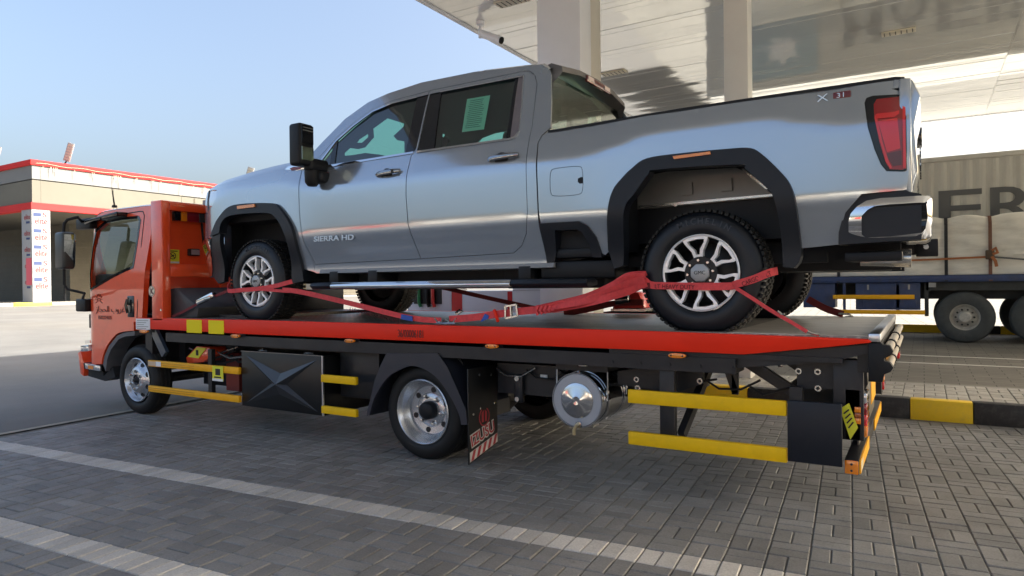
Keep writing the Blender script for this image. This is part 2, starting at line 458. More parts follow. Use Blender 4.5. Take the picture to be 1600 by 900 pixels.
# paved lay-by: a bed of jointing sand with every paver laid on it
m = MB(); bed = [uv(*p) for p in ((-7.62, -20), (14, -20), (14, 7.2), (-6.9, 8.6))]
y8 = 8.12
m.add([(xe(-20)+.02, -20, -.008), (16, -20, -.008), (16, y8, -.008), (xe(y8)+.02, y8, -.008)], [(0, 1, 2, 3)])
pave = m.build('pavement', JOINT); tag(pave, kind='structure')

def paver_verts(w, l, h=0.05, ch=0.005):
    a, b = w/2, l/2
    vs = [(-a,-b,-h),(a,-b,-h),(a,b,-h),(-a,b,-h),(-a,-b,-ch),(a,-b,-ch),(a,b,-ch),(-a,b,-ch),
          (-a+ch,-b+ch,0),(a-ch,-b+ch,0),(a-ch,b-ch,0),(-a+ch,b-ch,0)]
    fs = [(0,1,5,4),(1,2,6,5),(2,3,7,6),(3,0,4,7),(4,5,9,8),(5,6,10,9),(6,7,11,10),(7,4,8,11),(8,9,10,11)]
    return vs, fs
G = 0.006
PV = paver_verts(0.1-G, 0.2-G)
def paver_mesh(name, tone, mat):
    me = bpy.data.meshes.new(name); me.from_pydata(PV[0], [], PV[1])
    at = me.attributes.new('tone', 'FLOAT', 'FACE')
    for d in at.data: d.value = tone
    me.materials.append(mat); return me
TONES = [i/7 for i in range(8)]
pm_dark = [paver_mesh('paver', t, PAVER) for t in TONES]; pm_light = [paver_mesh('paver', t, PAVERL) for t in TONES]
bricks = []                                             # (u, v, quarter-turn, pale)
for iv in range(-8, 32):
    v = 2.18 + 0.2*iv
    band = iv in (0, 6)
    for iu in range(-44, 22):
        u = 0.2*iu
        if band: bricks += [(u+.05, v+.1, 0, True), (u+.15, v+.1, 0, True)]
        elif (iu+iv) % 2: bricks += [(u+.05, v+.1, 0, False), (u+.15, v+.1, 0, False)]
        else: bricks += [(u+.1, v+.05, 1, False), (u+.1, v+.15, 1, False)]
def in_view(x, y):
    d = x*_f.x + y*_f.y
    if d < 0.6: return False
    px = 800 + 1057.67*(x*_ri.x + y*_ri.y)/d; py = 450 + 1057.67*1.43/d
    return -160 < px < 1760 and py < 1060
keep = []
for u, v, q, pale in bricks:
    x, y = uv(u, v)
    if x < xe(y)+.1 or y > 8.02 or x > 4.2: continue
    keep.append((math.hypot(x, y), x, y, q, pale, in_view(x, y)))
keep.sort(key=lambda k: (not k[5], k[0]))
rp = random.Random(3)
vs = []; fs = []; tones = []; mi = []
for n, (d, x, y, q, pale, seen) in enumerate(keep):
    rot = TH + (math.pi/2 if q else 0) + rp.gauss(0, .006)
    z = rp.gauss(0, .0012); tx, ty = rp.gauss(0, .006), rp.gauss(0, .006); ti = rp.randrange(8)
    if n < 298 and seen:
        o = bpy.data.objects.new('paver', (pm_light if pale else pm_dark)[ti]); col.objects.link(o); o.parent = pave
        o.location = (x, y, z); o.rotation_euler = (tx, ty, rot)
    else:
        b = len(vs); ca, sa = math.cos(rot), math.sin(rot)
        for a, c, e in PV[0]: vs.append((x+a*ca-c*sa, y+a*sa+c*ca, z+e+a*ty+c*tx))
        fs += [tuple(i+b for i in f) for f in PV[1]]; tones += [TONES[ti]]*len(PV[1]); mi += [1 if pale else 0]*len(PV[1])
me = bpy.data.meshes.new('pavers'); me.from_pydata(vs, [], fs); at = me.attributes.new('tone', 'FLOAT', 'FACE')
at.data.foreach_set('value', tones); me.materials.append(PAVER); me.materials.append(PAVERL); me.polygons.foreach_set('material_index', mi)
o = link(me, 'paving_blocks', None, pave); o['kind'] = 'stuff'

# ------------------------------------------------------------------ striped kerb and raised island
KY = pm('kerb_yellow_paint', (0.86, 0.56, 0.01), 0.55, var=0.12, vscale=9, dirt=(0.22, 0.17, 0.08), dirt_scale=9, dirt_amt=0.35)
KB = pm('kerb_black_paint', (0.022, 0.021, 0.02), 0.6, var=0.3, vscale=9, dirt=(0.12, 0.11, 0.09), dirt_scale=9, dirt_amt=0.4)
kerb = thing('kerb', 'yellow and black striped kerb running along the island behind the tow truck', 'kerb', (-.126, 8.12, 0))
m1 = MB().box(-.27, .27, 0, .15, -.05, .205).mesh('kerb_stone', bevel=.012); m1.materials.append(KY)
m2 = MB().box(-.27, .27, 0, .15, -.05, .205).mesh('kerb_stone', bevel=.012); m2.materials.append(KB)
for k in range(-18, 12):
    link(m1 if k % 2 == 0 else m2, 'kerb_stone', None, kerb, loc=(.144+.5425*k, 8.12+random.gauss(0, .003), random.gauss(0, .002)))
m = MB().box(-9.5, 6.6, 8.28, 9.42, -.05, .185); isl = m.build('island_pavement', JOINT); tag(isl, kind='structure')
vs = []; fs = []; tones = []
for i in range(-50, 34):
    for j in range(6):
        x, y = .2*i, 8.29+.19*j
        cells = [(x+.05, y+.095, 0), (x+.15, y+.095, 0)] if (i+j) % 2 else [(x+.1, y+.048, 1), (x+.1, y+.143, 1)]
        for cx, cy, q in cells:
            b = len(vs); t = rp.random()
            if not -9.4 < cx < 6.5: continue
            z = .197+rp.gauss(0, .001)
            for a, c, e in PV[0]:
                a2, c2 = (c*.98, a*.95) if q else (a, c*.95)
                vs.append((cx+a2, cy+c2, z+e))
            fs += [tuple(i2+b for i2 in (f[::-1] if q else f)) for f in PV[1]]; tones += [t]*len(PV[1])
me = bpy.data.meshes.new('paving_blocks'); me.from_pydata(vs, [], fs); at = me.attributes.new('tone', 'FLOAT', 'FACE'); at.data.foreach_set('value', tones)
o = link(me, 'paving_blocks', PAVERI, isl); o['kind'] = 'stuff'
m = MB().box(-9.5, 6.6, 9.43, 9.56, -.05, .19); 
o = m.build('kerb', pm('plain_concrete_kerb', (0.26, 0.25, 0.22), .8, var=.15, vscale=5), bevel=.01); tag(o, 'plain concrete kerb at the back of the paved island behind the tow truck', 'kerb')
# forecourt beyond the island
m = MB().add([(-30, 9.57, .05), (40, 9.57, .05), (40, 22.0, .05), (-30, 22.0, .05)], [(0, 1, 2, 3)])
m.add([(-30, 22.0, .05), (40, 22.0, .05), (40, 22.0, -.04), (-30, 22.0, -.04)], [(0, 1, 2, 3)])
tag(m.build('forecourt', FORE), kind='structure')
m = MB()
for y in (13.15, 14.45): m.box(-12, 30, y-.05, y+.05, .05, .054)
tag(m.build('road_marking', pm('worn_white_line', (0.55, 0.53, 0.47), .7, var=.25, vscale=12)), kind='structure')
fk = thing('kerb', 'yellow and black striped kerb seen behind the wheels of the blue flatbed trailer', 'kerb', (-.6, 21.0, .05))
n1 = MB().box(-.6, .6, 0, .2, -.05, .2).mesh('kerb_stone', bevel=.015); n1.materials.append(KY)
n2 = MB().box(-.6, .6, 0, .2, -.05, .2).mesh('kerb_stone', bevel=.015); n2.materials.append(KB)
for k in range(-6, 8): link(n1 if k % 2 == 0 else n2, 'kerb_stone', None, fk, loc=(-.15+1.2*k, 20.9, .05))

# ------------------------------------------------------------------ station canopy over the truck
CEIL = 5.73
def ceiling_material():
    m = bpy.data.materials.new('glossy_ceiling_panel'); m.use_nodes = True
    N = m.node_tree.nodes; L = m.node_tree.links; b = N['Principled BSDF']
    b.inputs['Base Color'].default_value = (0.86, 0.87, 0.86, 1); b.inputs['Roughness'].default_value = 0.06
    b.inputs['Specular IOR Level'].default_value = 1.0; b.inputs['IOR'].default_value = 1.65; b.inputs['Metallic'].default_value = 0.40
    g = N.new('ShaderNodeNewGeometry'); mp = N.new('ShaderNodeMapping'); mp.inputs['Scale'].default_value = (0.45, 1.6, 1)
    n = N.new('ShaderNodeTexNoise'); n.inputs['Scale'].default_value = 1.0; n.inputs['Detail'].default_value = 2
    L.new(g.outputs['Position'], mp.inputs[0]); L.new(mp.outputs[0], n.inputs[0])
    bp = N.new('ShaderNodeBump'); bp.inputs['Strength'].default_value = 0.25; bp.inputs['Distance'].default_value = 0.008
    L.new(n.outputs[0], bp.inputs['Height']); L.new(bp.outputs[0], b.inputs['Normal'])
    return m
CEILM = ceiling_material()
WHITEP = pm('white_cladding', (0.82, 0.835, 0.87), 0.35, var=.03, vscale=2)
canopy = thing('station_canopy', 'large white filling station canopy with glossy ceiling over the pickup', 'canopy', (-4.36, 8.85, .2))
X0, X1, Y0, Y1 = -6.46, 10.6, -1.6, 21.55
MB().box(X0, X1, Y0, Y1, CEIL+.06, 6.9).build('roof', WHITEP, canopy, bevel=.02)
m = MB()
for x in (X0, X1-.06): m.box(x, x+.06, Y0, Y1, CEIL-.03, CEIL+.055)
for y in (Y0, Y1-.06): m.box(X0+.062, X1-.062, y, y+.06, CEIL-.03, CEIL+.055)
m.build('edge_trim', WHITEP, canopy)
PWID = .2; npl = int((Y1-Y0-.14)/PWID); segs = [X0+.07, 1.4, X1-.07]
for k in range(2):
    l = segs[k+1]-segs[k]-.006
    mm = MB().box(-l/2, l/2, -PWID/2+.0012, PWID/2-.0012, 0, .018).mesh('ceiling_panel'); mm.materials.append(CEILM)
    for j in range(npl):
        y = Y0+.07+PWID*(j+.5); o = link(mm, 'ceiling_panel', None, canopy, loc=((segs[k]+segs[k+1])/2, y, CEIL+rp.gauss(0, .0012)))
        o.rotation_euler = (rp.gauss(0, .009), rp.gauss(0, .0005), 0)
c1 = MB().box(-4.697, -4.023, 8.5, 8.86, .19, CEIL-.001); c1.build('column', WHITEP, canopy, bevel=.004)
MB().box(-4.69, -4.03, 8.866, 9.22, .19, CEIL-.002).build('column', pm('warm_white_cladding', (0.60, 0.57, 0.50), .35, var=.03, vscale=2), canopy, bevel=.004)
MB().box(-2.2, -1.9, 9.0, 9.26, .19, CEIL-.001).build('column', pm('cream_cladding', (0.72, 0.71, 0.67), .35, var=.04, vscale=2), canopy, bevel=.004)
VENT = pm('vent_metal', (0.72, 0.66, 0.52), .5)
for (x, y), lb in zip(((-.335, 13.5), (-5.35, 12.9), (-5.30, 8.80)), ('slotted ceiling vent above the pickup tailgate', 'slotted ceiling vent right of the white column', 'ceiling vent at the top edge left of the white column')):
    v = thing('ceiling_vent', lb, 'vent', (x, y, CEIL), 'vents in the canopy ceiling')
    MB().box(x-.26, x+.26, y-.12, y+.12, CEIL-.022, CEIL-.004).build('frame', VENT, v, bevel=.004)
    for k in range(6): MB().box(x-.222+.085*k, x-.208+.085*k, y-.09, y+.09, CEIL-.025, CEIL-.0225).build('slot', INK, v)
cc = thing('security_camera', 'white bullet security camera hanging from the canopy ceiling at its left edge', 'camera', (-6.1, 9.25, CEIL))
sc = Vector((-6.15, 9.22, CEIL))
MB().lathe([(0, 0), (.07, 0), (.07, -.05), (.035, -.07), (.035, -.26), (0, -.26)], 16, sc, 'Z').build('bracket', WHITEP, cc)
a = sc+Vector((.02, 0, -.20)); b = a+Vector((.36, .02, -.17))
MB().tube([a, b], .062, 14).build('housing', WHITEP, cc); dv = (b-a).normalized()
MB().tube([b+dv*.001, b+dv*.02], .058, 14).build('lens', GLOSSBLACK, cc)

# fuel dispensers on the island, seen under the pickup
REDP = pm('dispenser_red', (0.60, 0.03, 0.03), .35, coat=.4); LILAC = pm('dispenser_white', (0.66, 0.66, 0.70), .4)
d1 = thing('fuel_dispenser', 'fuel dispenser with red and black nozzles on the island beyond the flatbed', 'fuel pump', (-6.9, 9.0, .19))
MB().box(-7.45, -6.53, 8.85, 9.3, .19, 1.62).build('cabinet', LILAC, d1, bevel=.01)
MB().box(-7.30, -6.72, 8.835, 8.849, 1.13, 1.55).build('nozzle_bay', INK, d1)
for x, c in ((-7.16, pm('nozzle_green', (0.02, .2, .08), .4)), (-6.87, REDP), (-6.98, BLACK)):
    MB().tube([(x, 8.80, 1.42), (x, 8.80, 1.16), (x+.02, 8.82, 1.08)], .028, 8).build('nozzle', c, d1)
d2 = thing('service_cabinet', 'white cabinet with red stripes on the island beyond the flatbed', 'cabinet', (-5.7, 9.0, .19))
MB().box(-6.52, -5.36, 8.84, 9.35, .19, 1.34).build('cabinet', LILAC, d2, bevel=.01)
MB().box(-6.51, -6.31, 8.832, 8.839, .25, 1.33).build('stripe', REDP, d2); MB().box(-5.45, -5.37, 8.832, 8.839, .25, 1.33).build('stripe', REDP, d2)
d3 = thing('service_cabinet', 'taller plain white cabinet standing next to the white canopy column', 'cabinet', (-5.1, 9.0, .19))
MB().box(-5.34, -4.76, 8.8, 9.3, .19, 1.60).build('cabinet', pm('cabinet_white', (.66, .66, .66), .4), d3, bevel=.01)
MB().box(-5.33, -4.77, 8.792, 8.799, 1.345, 1.352).build('seam', POLE, d3)

# ------------------------------------------------------------------ station building far left
bx, by, bz, zt = -47.5, 20.55, .57, 9.62
b = thing('station_building', 'pale station canopy building with red trim and film wrapped corner column', 'building', (bx, by, bz))
BRED = pm('fascia_red', (0.50, .04, .04), .8, spec=.1, var=.06, vscale=.6)
BWH = pm('fascia_pale', (0.19, .196, .195), .85, spec=.1, var=.06, vscale=.5)
BBE = pm('fascia_beige', (0.155, .150, .126), .85, spec=.1, var=.07, vscale=.4)
BLX, BLY = 26, 40
MB().box(bx-BLX, bx, by, by+BLY, 9.27, zt).build('red_coping', BRED, b, bevel=.03)
MB().box(bx-BLX+.1, bx-.12, by+.12, by+BLY-.1, 8.42, 9.268).build('fascia', BWH, b)
MB().box(bx-BLX+.1, bx-.20, by+.20, by+BLY-.1, 8.34, 8.418).build('shadow_gap', INK, b)
for k in range(8):
    MB().box(bx-.6, bx-.10, by+.10+5*k+(.5 if k == 0 else 0), by+5*k+5.08, 6.93, 8.34).build('fascia_panel', BBE, b)
for k in range(5):
    MB().box(bx-5.2*(k+1)-.02, bx-5.2*k-(.6 if k == 0 else .04), by+.10, by+.6, 6.93, 8.34).build('fascia_panel', BBE, b)
MB().box(bx-.6, bx-.10, by+.10, by+.59, 6.93, 8.34).build('fascia_panel', BBE, b)
m = MB().box(bx-.5, bx, by+.0, by+BLY, 6.5, 6.928).box(bx-BLX, bx-.502, by, by+.5, 6.5, 6.928); m.build('red_band', BRED, b)
MB().box(bx-BLX+.1, bx-.51, by+.51, by+BLY, 6.55, 6.9).build('soffit', pm('soffit', (.12, .11, .085), .8), b)
SHUT = pm('dark_shutter', (0.10, .09, .065), .7, var=.15, vscale=1.5)
m = MB()
for k in range(28): m.box(bx-BLX, bx-9.0+(.03 if k % 2 else 0), by+6.5-(.03 if k % 2 else 0), by+BLY, bz+.22*k, bz+.22*k+.215)
m.build('wall', SHUT, b)
FILM = pm('film_wrapped_cladding', (0.30, .305, .31), .85, spec=.08)
MB().box(bx-1.36, bx-.03, by+.03, by+1.08, bz, 6.51).build('column', FILM, b, bevel=.01)
for k in range(1, 4): MB().box(bx-1.2, bx-.05, by+11.5*k, by+11.5*k+1.0, bz, 6.51).build('column', FILM, b, bevel=.01)
rs = random.Random(4); m = MB()
for k in range(70):
    y = by+.6+rs.random()**1.3*30; l = .15+rs.random()*.75; m.tube([(bx+.03, y, 9.27), (bx+.035, y+rs.gauss(0, .05), 9.27-l)], .012, 4)
m.tube([(bx+.03, by+.3+.6*k, 9.40+.04*math.sin(k*1.7)) for k in range(60)], .014, 4)
m.build('hanging_light_string', pm('string_beige', (.55, .48, .33), .7), b)
PR = pm('film_red_print', (.32, .06, .065), .9, spec=.05); PB = pm('film_blue_print', (.06, .08, .16), .9, spec=.05)
for k in range(6):
    z = 6.05 - 1.02*k
    if z < 1.0: break
    text('print', 'elite', .56, face_px(bx-.015, by+.20, z-.44), PR, b, .002, fit=.70, bold=.004)
    MB().box(bx-.028, bx-.02, by+.12, by+.56, z+.02, z+.24).build('print', PB, b)
    text('print', 'S', .42, face_px(bx-.015, by+.64, z+.0), PR, b, .002, bold=.004, fit=.24)
    MB().box(bx-.028, bx-.02, by+.06, by+.09, z-.5, z-.1).build('print', POLE, b)
    text('print', 'elite', .46, face_my(bx-1.0, by+.015, z-.16), PR, b, .002)
    MB().box(bx-.75, bx-.30, by+.02, by+.028, z-.42, z-.29).build('print', PB, b)
MB().box(bx-.80, bx-.10, by+.012, by+.019, 1.75, 3.45).build('print', pm('red_poster', (.55, .07, .10), .5), b)
MB().box(bx-2, bx+2.2, by-6, by+BLY, bz-.3, bz+.02).build('plinth', pm('plinth_concrete', (.36, .33, .27), .8, var=.1, vscale=.6), b)
lk = thing('kerb', 'faded yellow and black kerb in front of the film wrapped column', 'kerb', (bx+3, by, bz))
k1 = MB().box(0, .3, -.98, .98, -.3, .2).mesh('kerb_stone', bevel=.02); k1.materials.append(KY)
k2 = MB().box(0, .3, -.98, .98, -.3, .2).mesh('kerb_stone', bevel=.02); k2.materials.append(pm('kerb_grey', (.20, .19, .17), .7, var=.2, vscale=3))
for k in range(-5, 12): link(k1 if k % 2 == 0 else k2, 'kerb_stone', None, lk, loc=(bx+3.0, by-1.4+1.97*k, gz(bx+3)))

def lamp(px, py, base, top, lab, aim):
    t = thing('street_lamp', lab, 'street lamp', (px, py, base), 'street lamps behind the station building')
    MB().tube([(px, py, base), (px, py, top-.7)], [.09, .06], 8).build('pole', BLACK, t)
    e = Vector((px, py, top-.7)); h = e+Vector((aim*.35, .1, .55))
    MB().tube([e, e+Vector((aim*.05, 0, .2)), h], .05, 8).build('arm', BLACK, t)
    rt = Vector((.855, .519, 0)); dd = (rt*.30+Vector((0, 0, 1))).normalized(); nrm = rt.cross(dd).normalized()
    if nrm.dot(Vector((.9, -.5, 0))) < 0: nrm = -nrm
    wd = dd.cross(nrm).normalized(); MM = Matrix((wd, nrm, dd)).transposed()
    mm = MB(); mm.obox(h+dd*.7, .25, .05, .70, MM); mm.build('lamp_head', POLE, t, bevel=.02)
    for k in range(6):
        q = h+dd*(.17+.21*k)+nrm*.056; MB().obox(q, .19, .006, .08, MM).build('led_module', pm('led_cream', (.40, .38, .31), .4), t)
lamp(-55.5, 26.2, .57, 11.3, 'street lamp with upright panel head left of centre over the red roof trim', .8)
lamp(-59.0, 23.1, .57, 11.0, 'street lamp at the left edge of the picture of which only the arm shows', -1.0)
lamp(-44.4, 33.7, .57, 9.45, 'street lamp showing just above the pickup bonnet', .5)

# ------------------------------------------------------------------ loaded flatbed trailer and container on the right
BLUE = pm('faded_blue_steel', (0.028, .05, .13), .5, var=.3, vscale=4, dirt=(.07, .065, .06), dirt_scale=5, dirt_amt=.6)
TRDARK = pm('dusty_dark_steel', (0.035, .038, .036), .7, var=.3, vscale=4)
TY = 17.7
tr = thing('flatbed_trailer', 'blue flatbed trailer with orange side guards carrying the tarpaulin load', 'trailer', (1.5, 18.9, .05))
MB().box(-4.6, 9.5, TY, TY+.12, 1.385, 1.535).build('side_rail', BLUE, tr, bevel=.01)
MB().box(-4.6, 9.5, TY+2.38, TY+2.5, 1.385, 1.535).build('side_rail', BLUE, tr, bevel=.01)
MB().box(-4.6, 9.5, TY+.125, TY+2.375, 1.44, 1.53).build('deck', TRDARK, tr)
MB().box(-4.4, 9.3, TY+.55, TY+.7, 1.0, 1.435).build('chassis_beam', TRDARK, tr); MB().box(-4.4, 9.3, TY+1.8, TY+1.95, 1.0, 1.435).build('chassis_beam', TRDARK, tr)
tb = MB().box(-1.36, -.06, TY+.06, TY+.6, .76, 1.38).build('toolbox', BLUE, tr, bevel=.01)
MB().box(-1.20, -.14, TY+.045, TY+.059, .80, 1.34).build('lid', BLUE, tb, bevel=.006)
for x in (-1.1, -.28): MB().box(x-.02, x+.02, TY+.03, TY+.045, 1.22, 1.34).build('latch', POLE, tb)
MB().box(-2.5, -1.80, TY+.06, TY+.6, .80, 1.38).build('toolbox', BLUE, tr, bevel=.01)
MB().box(-1.78, -1.38, TY+.16, TY+.6, 1.35, 1.384).build('bracket', TRDARK, tr)
MB().box(-1.84, -.17, TY-.01, TY+.04, 1.005, 1.105).build('side_guard', ORANGEY, tr, bevel=.008)
MB().box(-1.95, .03, TY-.01, TY+.04, .66, .755).build('side_guard', ORANGEY, tr, bevel=.008)
for x in (-1.6, -.5): MB().box(x-.03, x+.03, TY+.045, TY+.09, .66, 1.38).build('guard_post', BLUE, tr)
MB().box(.02, .10, TY+.1, TY+.2, .62, 1.38).build('guard_post', TRDARK, tr)
m = MB().box(.05, 7.0, TY+.1, TY+.14, 1.2, 1.38); m.build('side_skirt', TRDARK, tr)
MB().box(.10, .24, TY+.02, TY+.06, 1.27, 1.37).build('marker_plate', POLE, tr)
def trailer_wheel(x, y, flip):
    c = (x, y, .61); s = -1 if flip else 1
    w = MB().lathe([(.53*1, .03*s), (.56, .09*s), (.56, .25*s), (.53, .31*s), (.30, .31*s), (.285, .02*s), (.32, .0), (.47, -.005*s), (.53, .03*s)], 40, c).build('wheel', DUSTYTYRE, tr)
    MB().lathe([(.285, .02*s), (.27, .03*s), (.25, .10*s), (.22, .11*s), (.13, .06*s), (.125, .0), (.10, -.02*s), (0, -.022*s)], 32, c).build('rim', pm('dusty_rim', (.42, .40, .35), .6, .2, var=.3, vscale=9), w)
    for k in range(10):
        a = 2*math.pi*k/10
        MB().tube([(c[0]+.17*math.cos(a), y+.10*s, c[2]+.17*math.sin(a)), (c[0]+.17*math.cos(a), y+.035*s, c[2]+.17*math.sin(a))], .022, 6).build('wheel_nut', TRDARK, w)
for x in (.77, 2.12, 3.47):
    trailer_wheel(x, TY+.02, False); trailer_wheel(x, TY+2.48, True)
    MB().tube([(x, TY+.3, .61), (x, TY+2.2, .61)], .08, 8).build('axle', TRDARK, tr)
# tarpaulin load
TARP = pm('white_tarpaulin', (0.72, .69, .60), .7, var=.10, vscale=3, bump=.35, bscale=14, stretch=(.5, 1, 2.2), dirt=(.30, .26, .2), dirt_scale=2.5, dirt_amt=.35)
straps_x = [-1.72, .435, 1.235, 3.4, 5.6]
def tarp_off(x, z):
    q = 0.035*noise.noise(Vector((x*1.1, z*3.2, 1.3))) + 0.035*noise.noise(Vector((x*2.5+z*.8, z*8, 5.1)))+.034*noise.noise(Vector((x*3+z*2, z*15, 2)))+.018*noise.noise(Vector((x*8-z*4, z*30, 7)))
    pin = min(abs(x-s) for s in straps_x); return q*(1-math.exp(-(pin/.12)**2)) - .025*(1-math.exp(-(pin/.25)**2))
m = MB(); nx, na = 230, 46; xs0, xs1 = -4.3, 8.8; zb, ztp = 1.545, 2.86
sec = []
for i in range(na+1):
    t = i/na
    if t < .42: sec.append((TY+.16+.02*t, zb+(ztp-zb-.16)*t/.42))
    elif t < .5:
        a = (t-.42)/.08*math.pi/2; sec.append((TY+.33-.15*math.cos(a), ztp-.16+.16*math.sin(a)))
    elif t < .9: sec.append((TY+.33+1.85*(t-.5)/.4, ztp+.04*math.sin((t-.5)/.4*math.pi)))
    else: sec.append((TY+2.2+.1*(t-.9)/.1, ztp-(ztp-zb)*(t-.9)/.1))
vs = []
for i in range(nx+1):
    x = xs0+(xs1-xs0)*i/nx
    pin = min(abs(x-s) for s in straps_x)
    for j, (y, z) in enumerate(sec):
        sag = .06*math.exp(-(pin/.2)**2)
        zz = z + (0.07*noise.noise(Vector((x*.8, y*.9, 3)))-sag)*max(0, min(1, (z-2.2)/.6))
        vs.append((x, y+tarp_off(x, z)*(1 if y < TY+.4 else .3), zz))
fs = [(i*(na+1)+j, (i+1)*(na+1)+j, (i+1)*(na+1)+j+1, i*(na+1)+j+1) for i in range(nx) for j in range(na)]
m.add(vs, fs, True)
n0 = len(sec); m.f += [tuple(range(n0)), tuple(reversed([nx*n0+j for j in range(n0)]))]; m.sm += [False]*2
tag(m.build('tarpaulin_load', TARP, sharp=60), 'long wrinkled white tarpaulin load lashed on the blue flatbed trailer', 'load')
BRST = pm('brown_strap', (.16, .075, .045), .8, var=.2, vscale=20); BKST = pm('black_strap', (.02, .02, .022), .8)
for x, c, lab in ((.435, BKST, 'black lashing strap over the white tarpaulin beside the pickup bumper'), (1.235, BRST, 'brown lashing strap with knotted ratchet over the white tarpaulin'), (-1.72, BKST, 'black lashing strap over the tarpaulin low behind the pickup exhaust')):
    s = thing('lashing_strap', lab, 'strap', (x, TY, 1.38), 'straps over the tarpaulin load')
    pts = [(x, TY-.01, 1.40), (x, TY+.09, 1.56), (x, TY+.10, 2.66), (x, TY+.24, ztp-.05), (x, TY+.6, ztp-.03), (x, TY+2.1, ztp-.03), (x, TY+2.36, 2.6), (x, TY+2.4, 1.5)]
    MB().ribbon(pts, .065, (1, 0, 0), .008).build('webbing', c, s)
    if c is BRST:
        MB().box(x-.09, x+.07, TY+.0, TY+.07, 1.86, 2.06).build('ratchet', pm('rusty_ratchet', (.10, .07, .045), .6, .4), s, bevel=.02)
        mm = MB(); mm.ribbon([(x, TY+.02, 2.03), (x+.09, TY-.02, 2.10), (x+.12, TY-.02, 2.0), (x+.03, TY-.02, 1.97)], .06, (.3, 0, 1), .012)
        mm.ribbon([(x+.02, TY+.0, 1.92), (x+.08, TY-.03, 1.82), (x+.10, TY-.03, 1.70)], .06, (1, 0, .3), .012); mm.build('loose_end', pm('orange_strap', (.34, .12, .04), .8), s)
s = thing('lashing_strap', 'thin orange lashing strap running lengthwise along the white tarpaulin', 'strap', (-.4, TY, 1.38), 'straps over the tarpaulin load')
MB().ribbon([(-3.2, TY+.10, 1.87), (-1.2, TY+.05, 1.865), (.3, TY+.045, 1.89), (1.2, TY+.04, 1.915)], .045, (0, 0, 1), .006).build('webbing', pm('orange_strap', (.34, .12, .04), .8), s)
MB().ribbon([(1.25, TY+.04, 1.915), (1.9, TY+.05, 1.83), (3.0, TY+.08, 1.8)], .035, (0, 0, 1), .006).build('webbing', pm('grey_strap', (.10, .10, .10), .8), s)

CONT = pm('container_grey', (0.50, .495, .45), .55, var=.05, vscale=1.2, dirt=(.22, .19, .15), dirt_scale=1.6, dirt_amt=.35, stretch=(1, 1, .35))
ct = thing('shipping_container', 'beige corrugated shipping container with dark lettering behind the tarpaulin load', 'container', (.6, 21.6, 1.55))
CY = 20.4; cx0, cx1, cz0, cz1 = -5.5, 6.7, 1.55, 4.56
MB().box(cx0, cx1, CY+.03, CY+2.44, cz0, cz1-.02).build('body', CONT, ct)
m = MB(); nrib = 44; w = (cx1-cx0-.3)/nrib
for k in range(nrib):
    x = cx0+.15+w*k
    m.add([(x, CY+.028, cz0+.16), (x+.07, CY, cz0+.16), (x+w-.14, CY, cz0+.16), (x+w-.07, CY+.028, cz0+.16),
           (x, CY+.028, cz1-.14), (x+.07, CY, cz1-.14), (x+w-.14, CY, cz1-.14), (x+w-.07, CY+.028, cz1-.14)],
          [(0, 1, 5, 4), (1, 2, 6, 5), (2, 3, 7, 6), (4, 5, 6, 7), (3, 2, 1, 0)])
o = m.build('corrugated_side', CONT, ct, sharp=20)
MB().box(cx0, cx1, CY-.01, CY+.06, cz1-.12, cz1).build('top_rail', CONT, ct, bevel=.008); MB().box(cx0, cx1, CY-.01, CY+.06, cz0, cz0+.15).build('bottom_rail', CONT, ct, bevel=.008)
for x in (cx0, cx1-.16): MB().box(x, x+.16, CY-.012, CY+.1, cz0+.152, cz1-.122).build('corner_post', CONT, ct, bevel=.008)
LET = pm('container_lettering', (.10, .105, .108), .6)
for i, ch in enumerate('MAERSK'):
    x = .345+1.075*(i-2)
    text('letter', ch, 1.32, face_my(x+.0, CY-.004, 2.78), LET, ct, .002, fit=.93, bold=.012)
m = MB(); pts = []
for k in range(14):
    a = math.pi/2+math.pi*k/7; r = .62 if k % 2 == 0 else .27; pts.append((-3.35+r*math.cos(a), 3.42+r*math.sin(a)))
MB().box(-4.25, -2.45, CY-.006, CY-.002, 2.5, 4.3).build('emblem_square', pm('pale_blue_film', (.20, .34, .40), .5), ct)
MB().prism(pts, CY-.012, CY-.008).build('emblem_star', pm('white_film', (.78, .78, .76), .5), ct)
tr2 = thing('container_trailer', 'dark trailer frame under the beige shipping container', 'trailer', (.6, 21.6, .05))
MB().box(cx0, cx1, CY+.3, CY+.5, 1.2, 1.545).box(cx0, cx1, CY+1.9, CY+2.1, 1.2, 1.545).build('frame', TRDARK, tr2)
for x in (3.5, 4.9, -4.2):
    for y in (CY+.1, CY+2.0): MB().lathe([(.3, 0), (.5, .0), (.54, .05), (.54, .27), (.5, .32), (.3, .32)], 28, (x, y, .59), closed=True).build('wheel', DUSTYTYRE, tr2)
    MB().tube([(x, CY+.15, .59), (x, CY+2.3, .59)], .09, 8).build('axle', TRDARK, tr2)
    MB().box(x-.3, x+.3, CY+.3, CY+2.1, .67, 1.195).build('bogie', TRDARK, tr2)

# low shed added behind the camera so the pickup doors have something to reflect
sh = thing('added_shed', 'long low beige building added out of view to be reflected in the pickup doors', 'building', (-18, -34, -.04))
MB().box(-60, 24, -46, -34, -.04, 3.9).build('wall', pm('shed_beige', (.34, .28, .22), .7, var=.2, vscale=.3), sh)
for x in range(-58, 22, 8):
    MB().box(x, x+4.5, -33.99, -33.9, .3+.5*(x % 3), 3.2).build('door', pm('shed_door_pale', (.80, .78, .70), .6) if x % 3 else BRED, sh)

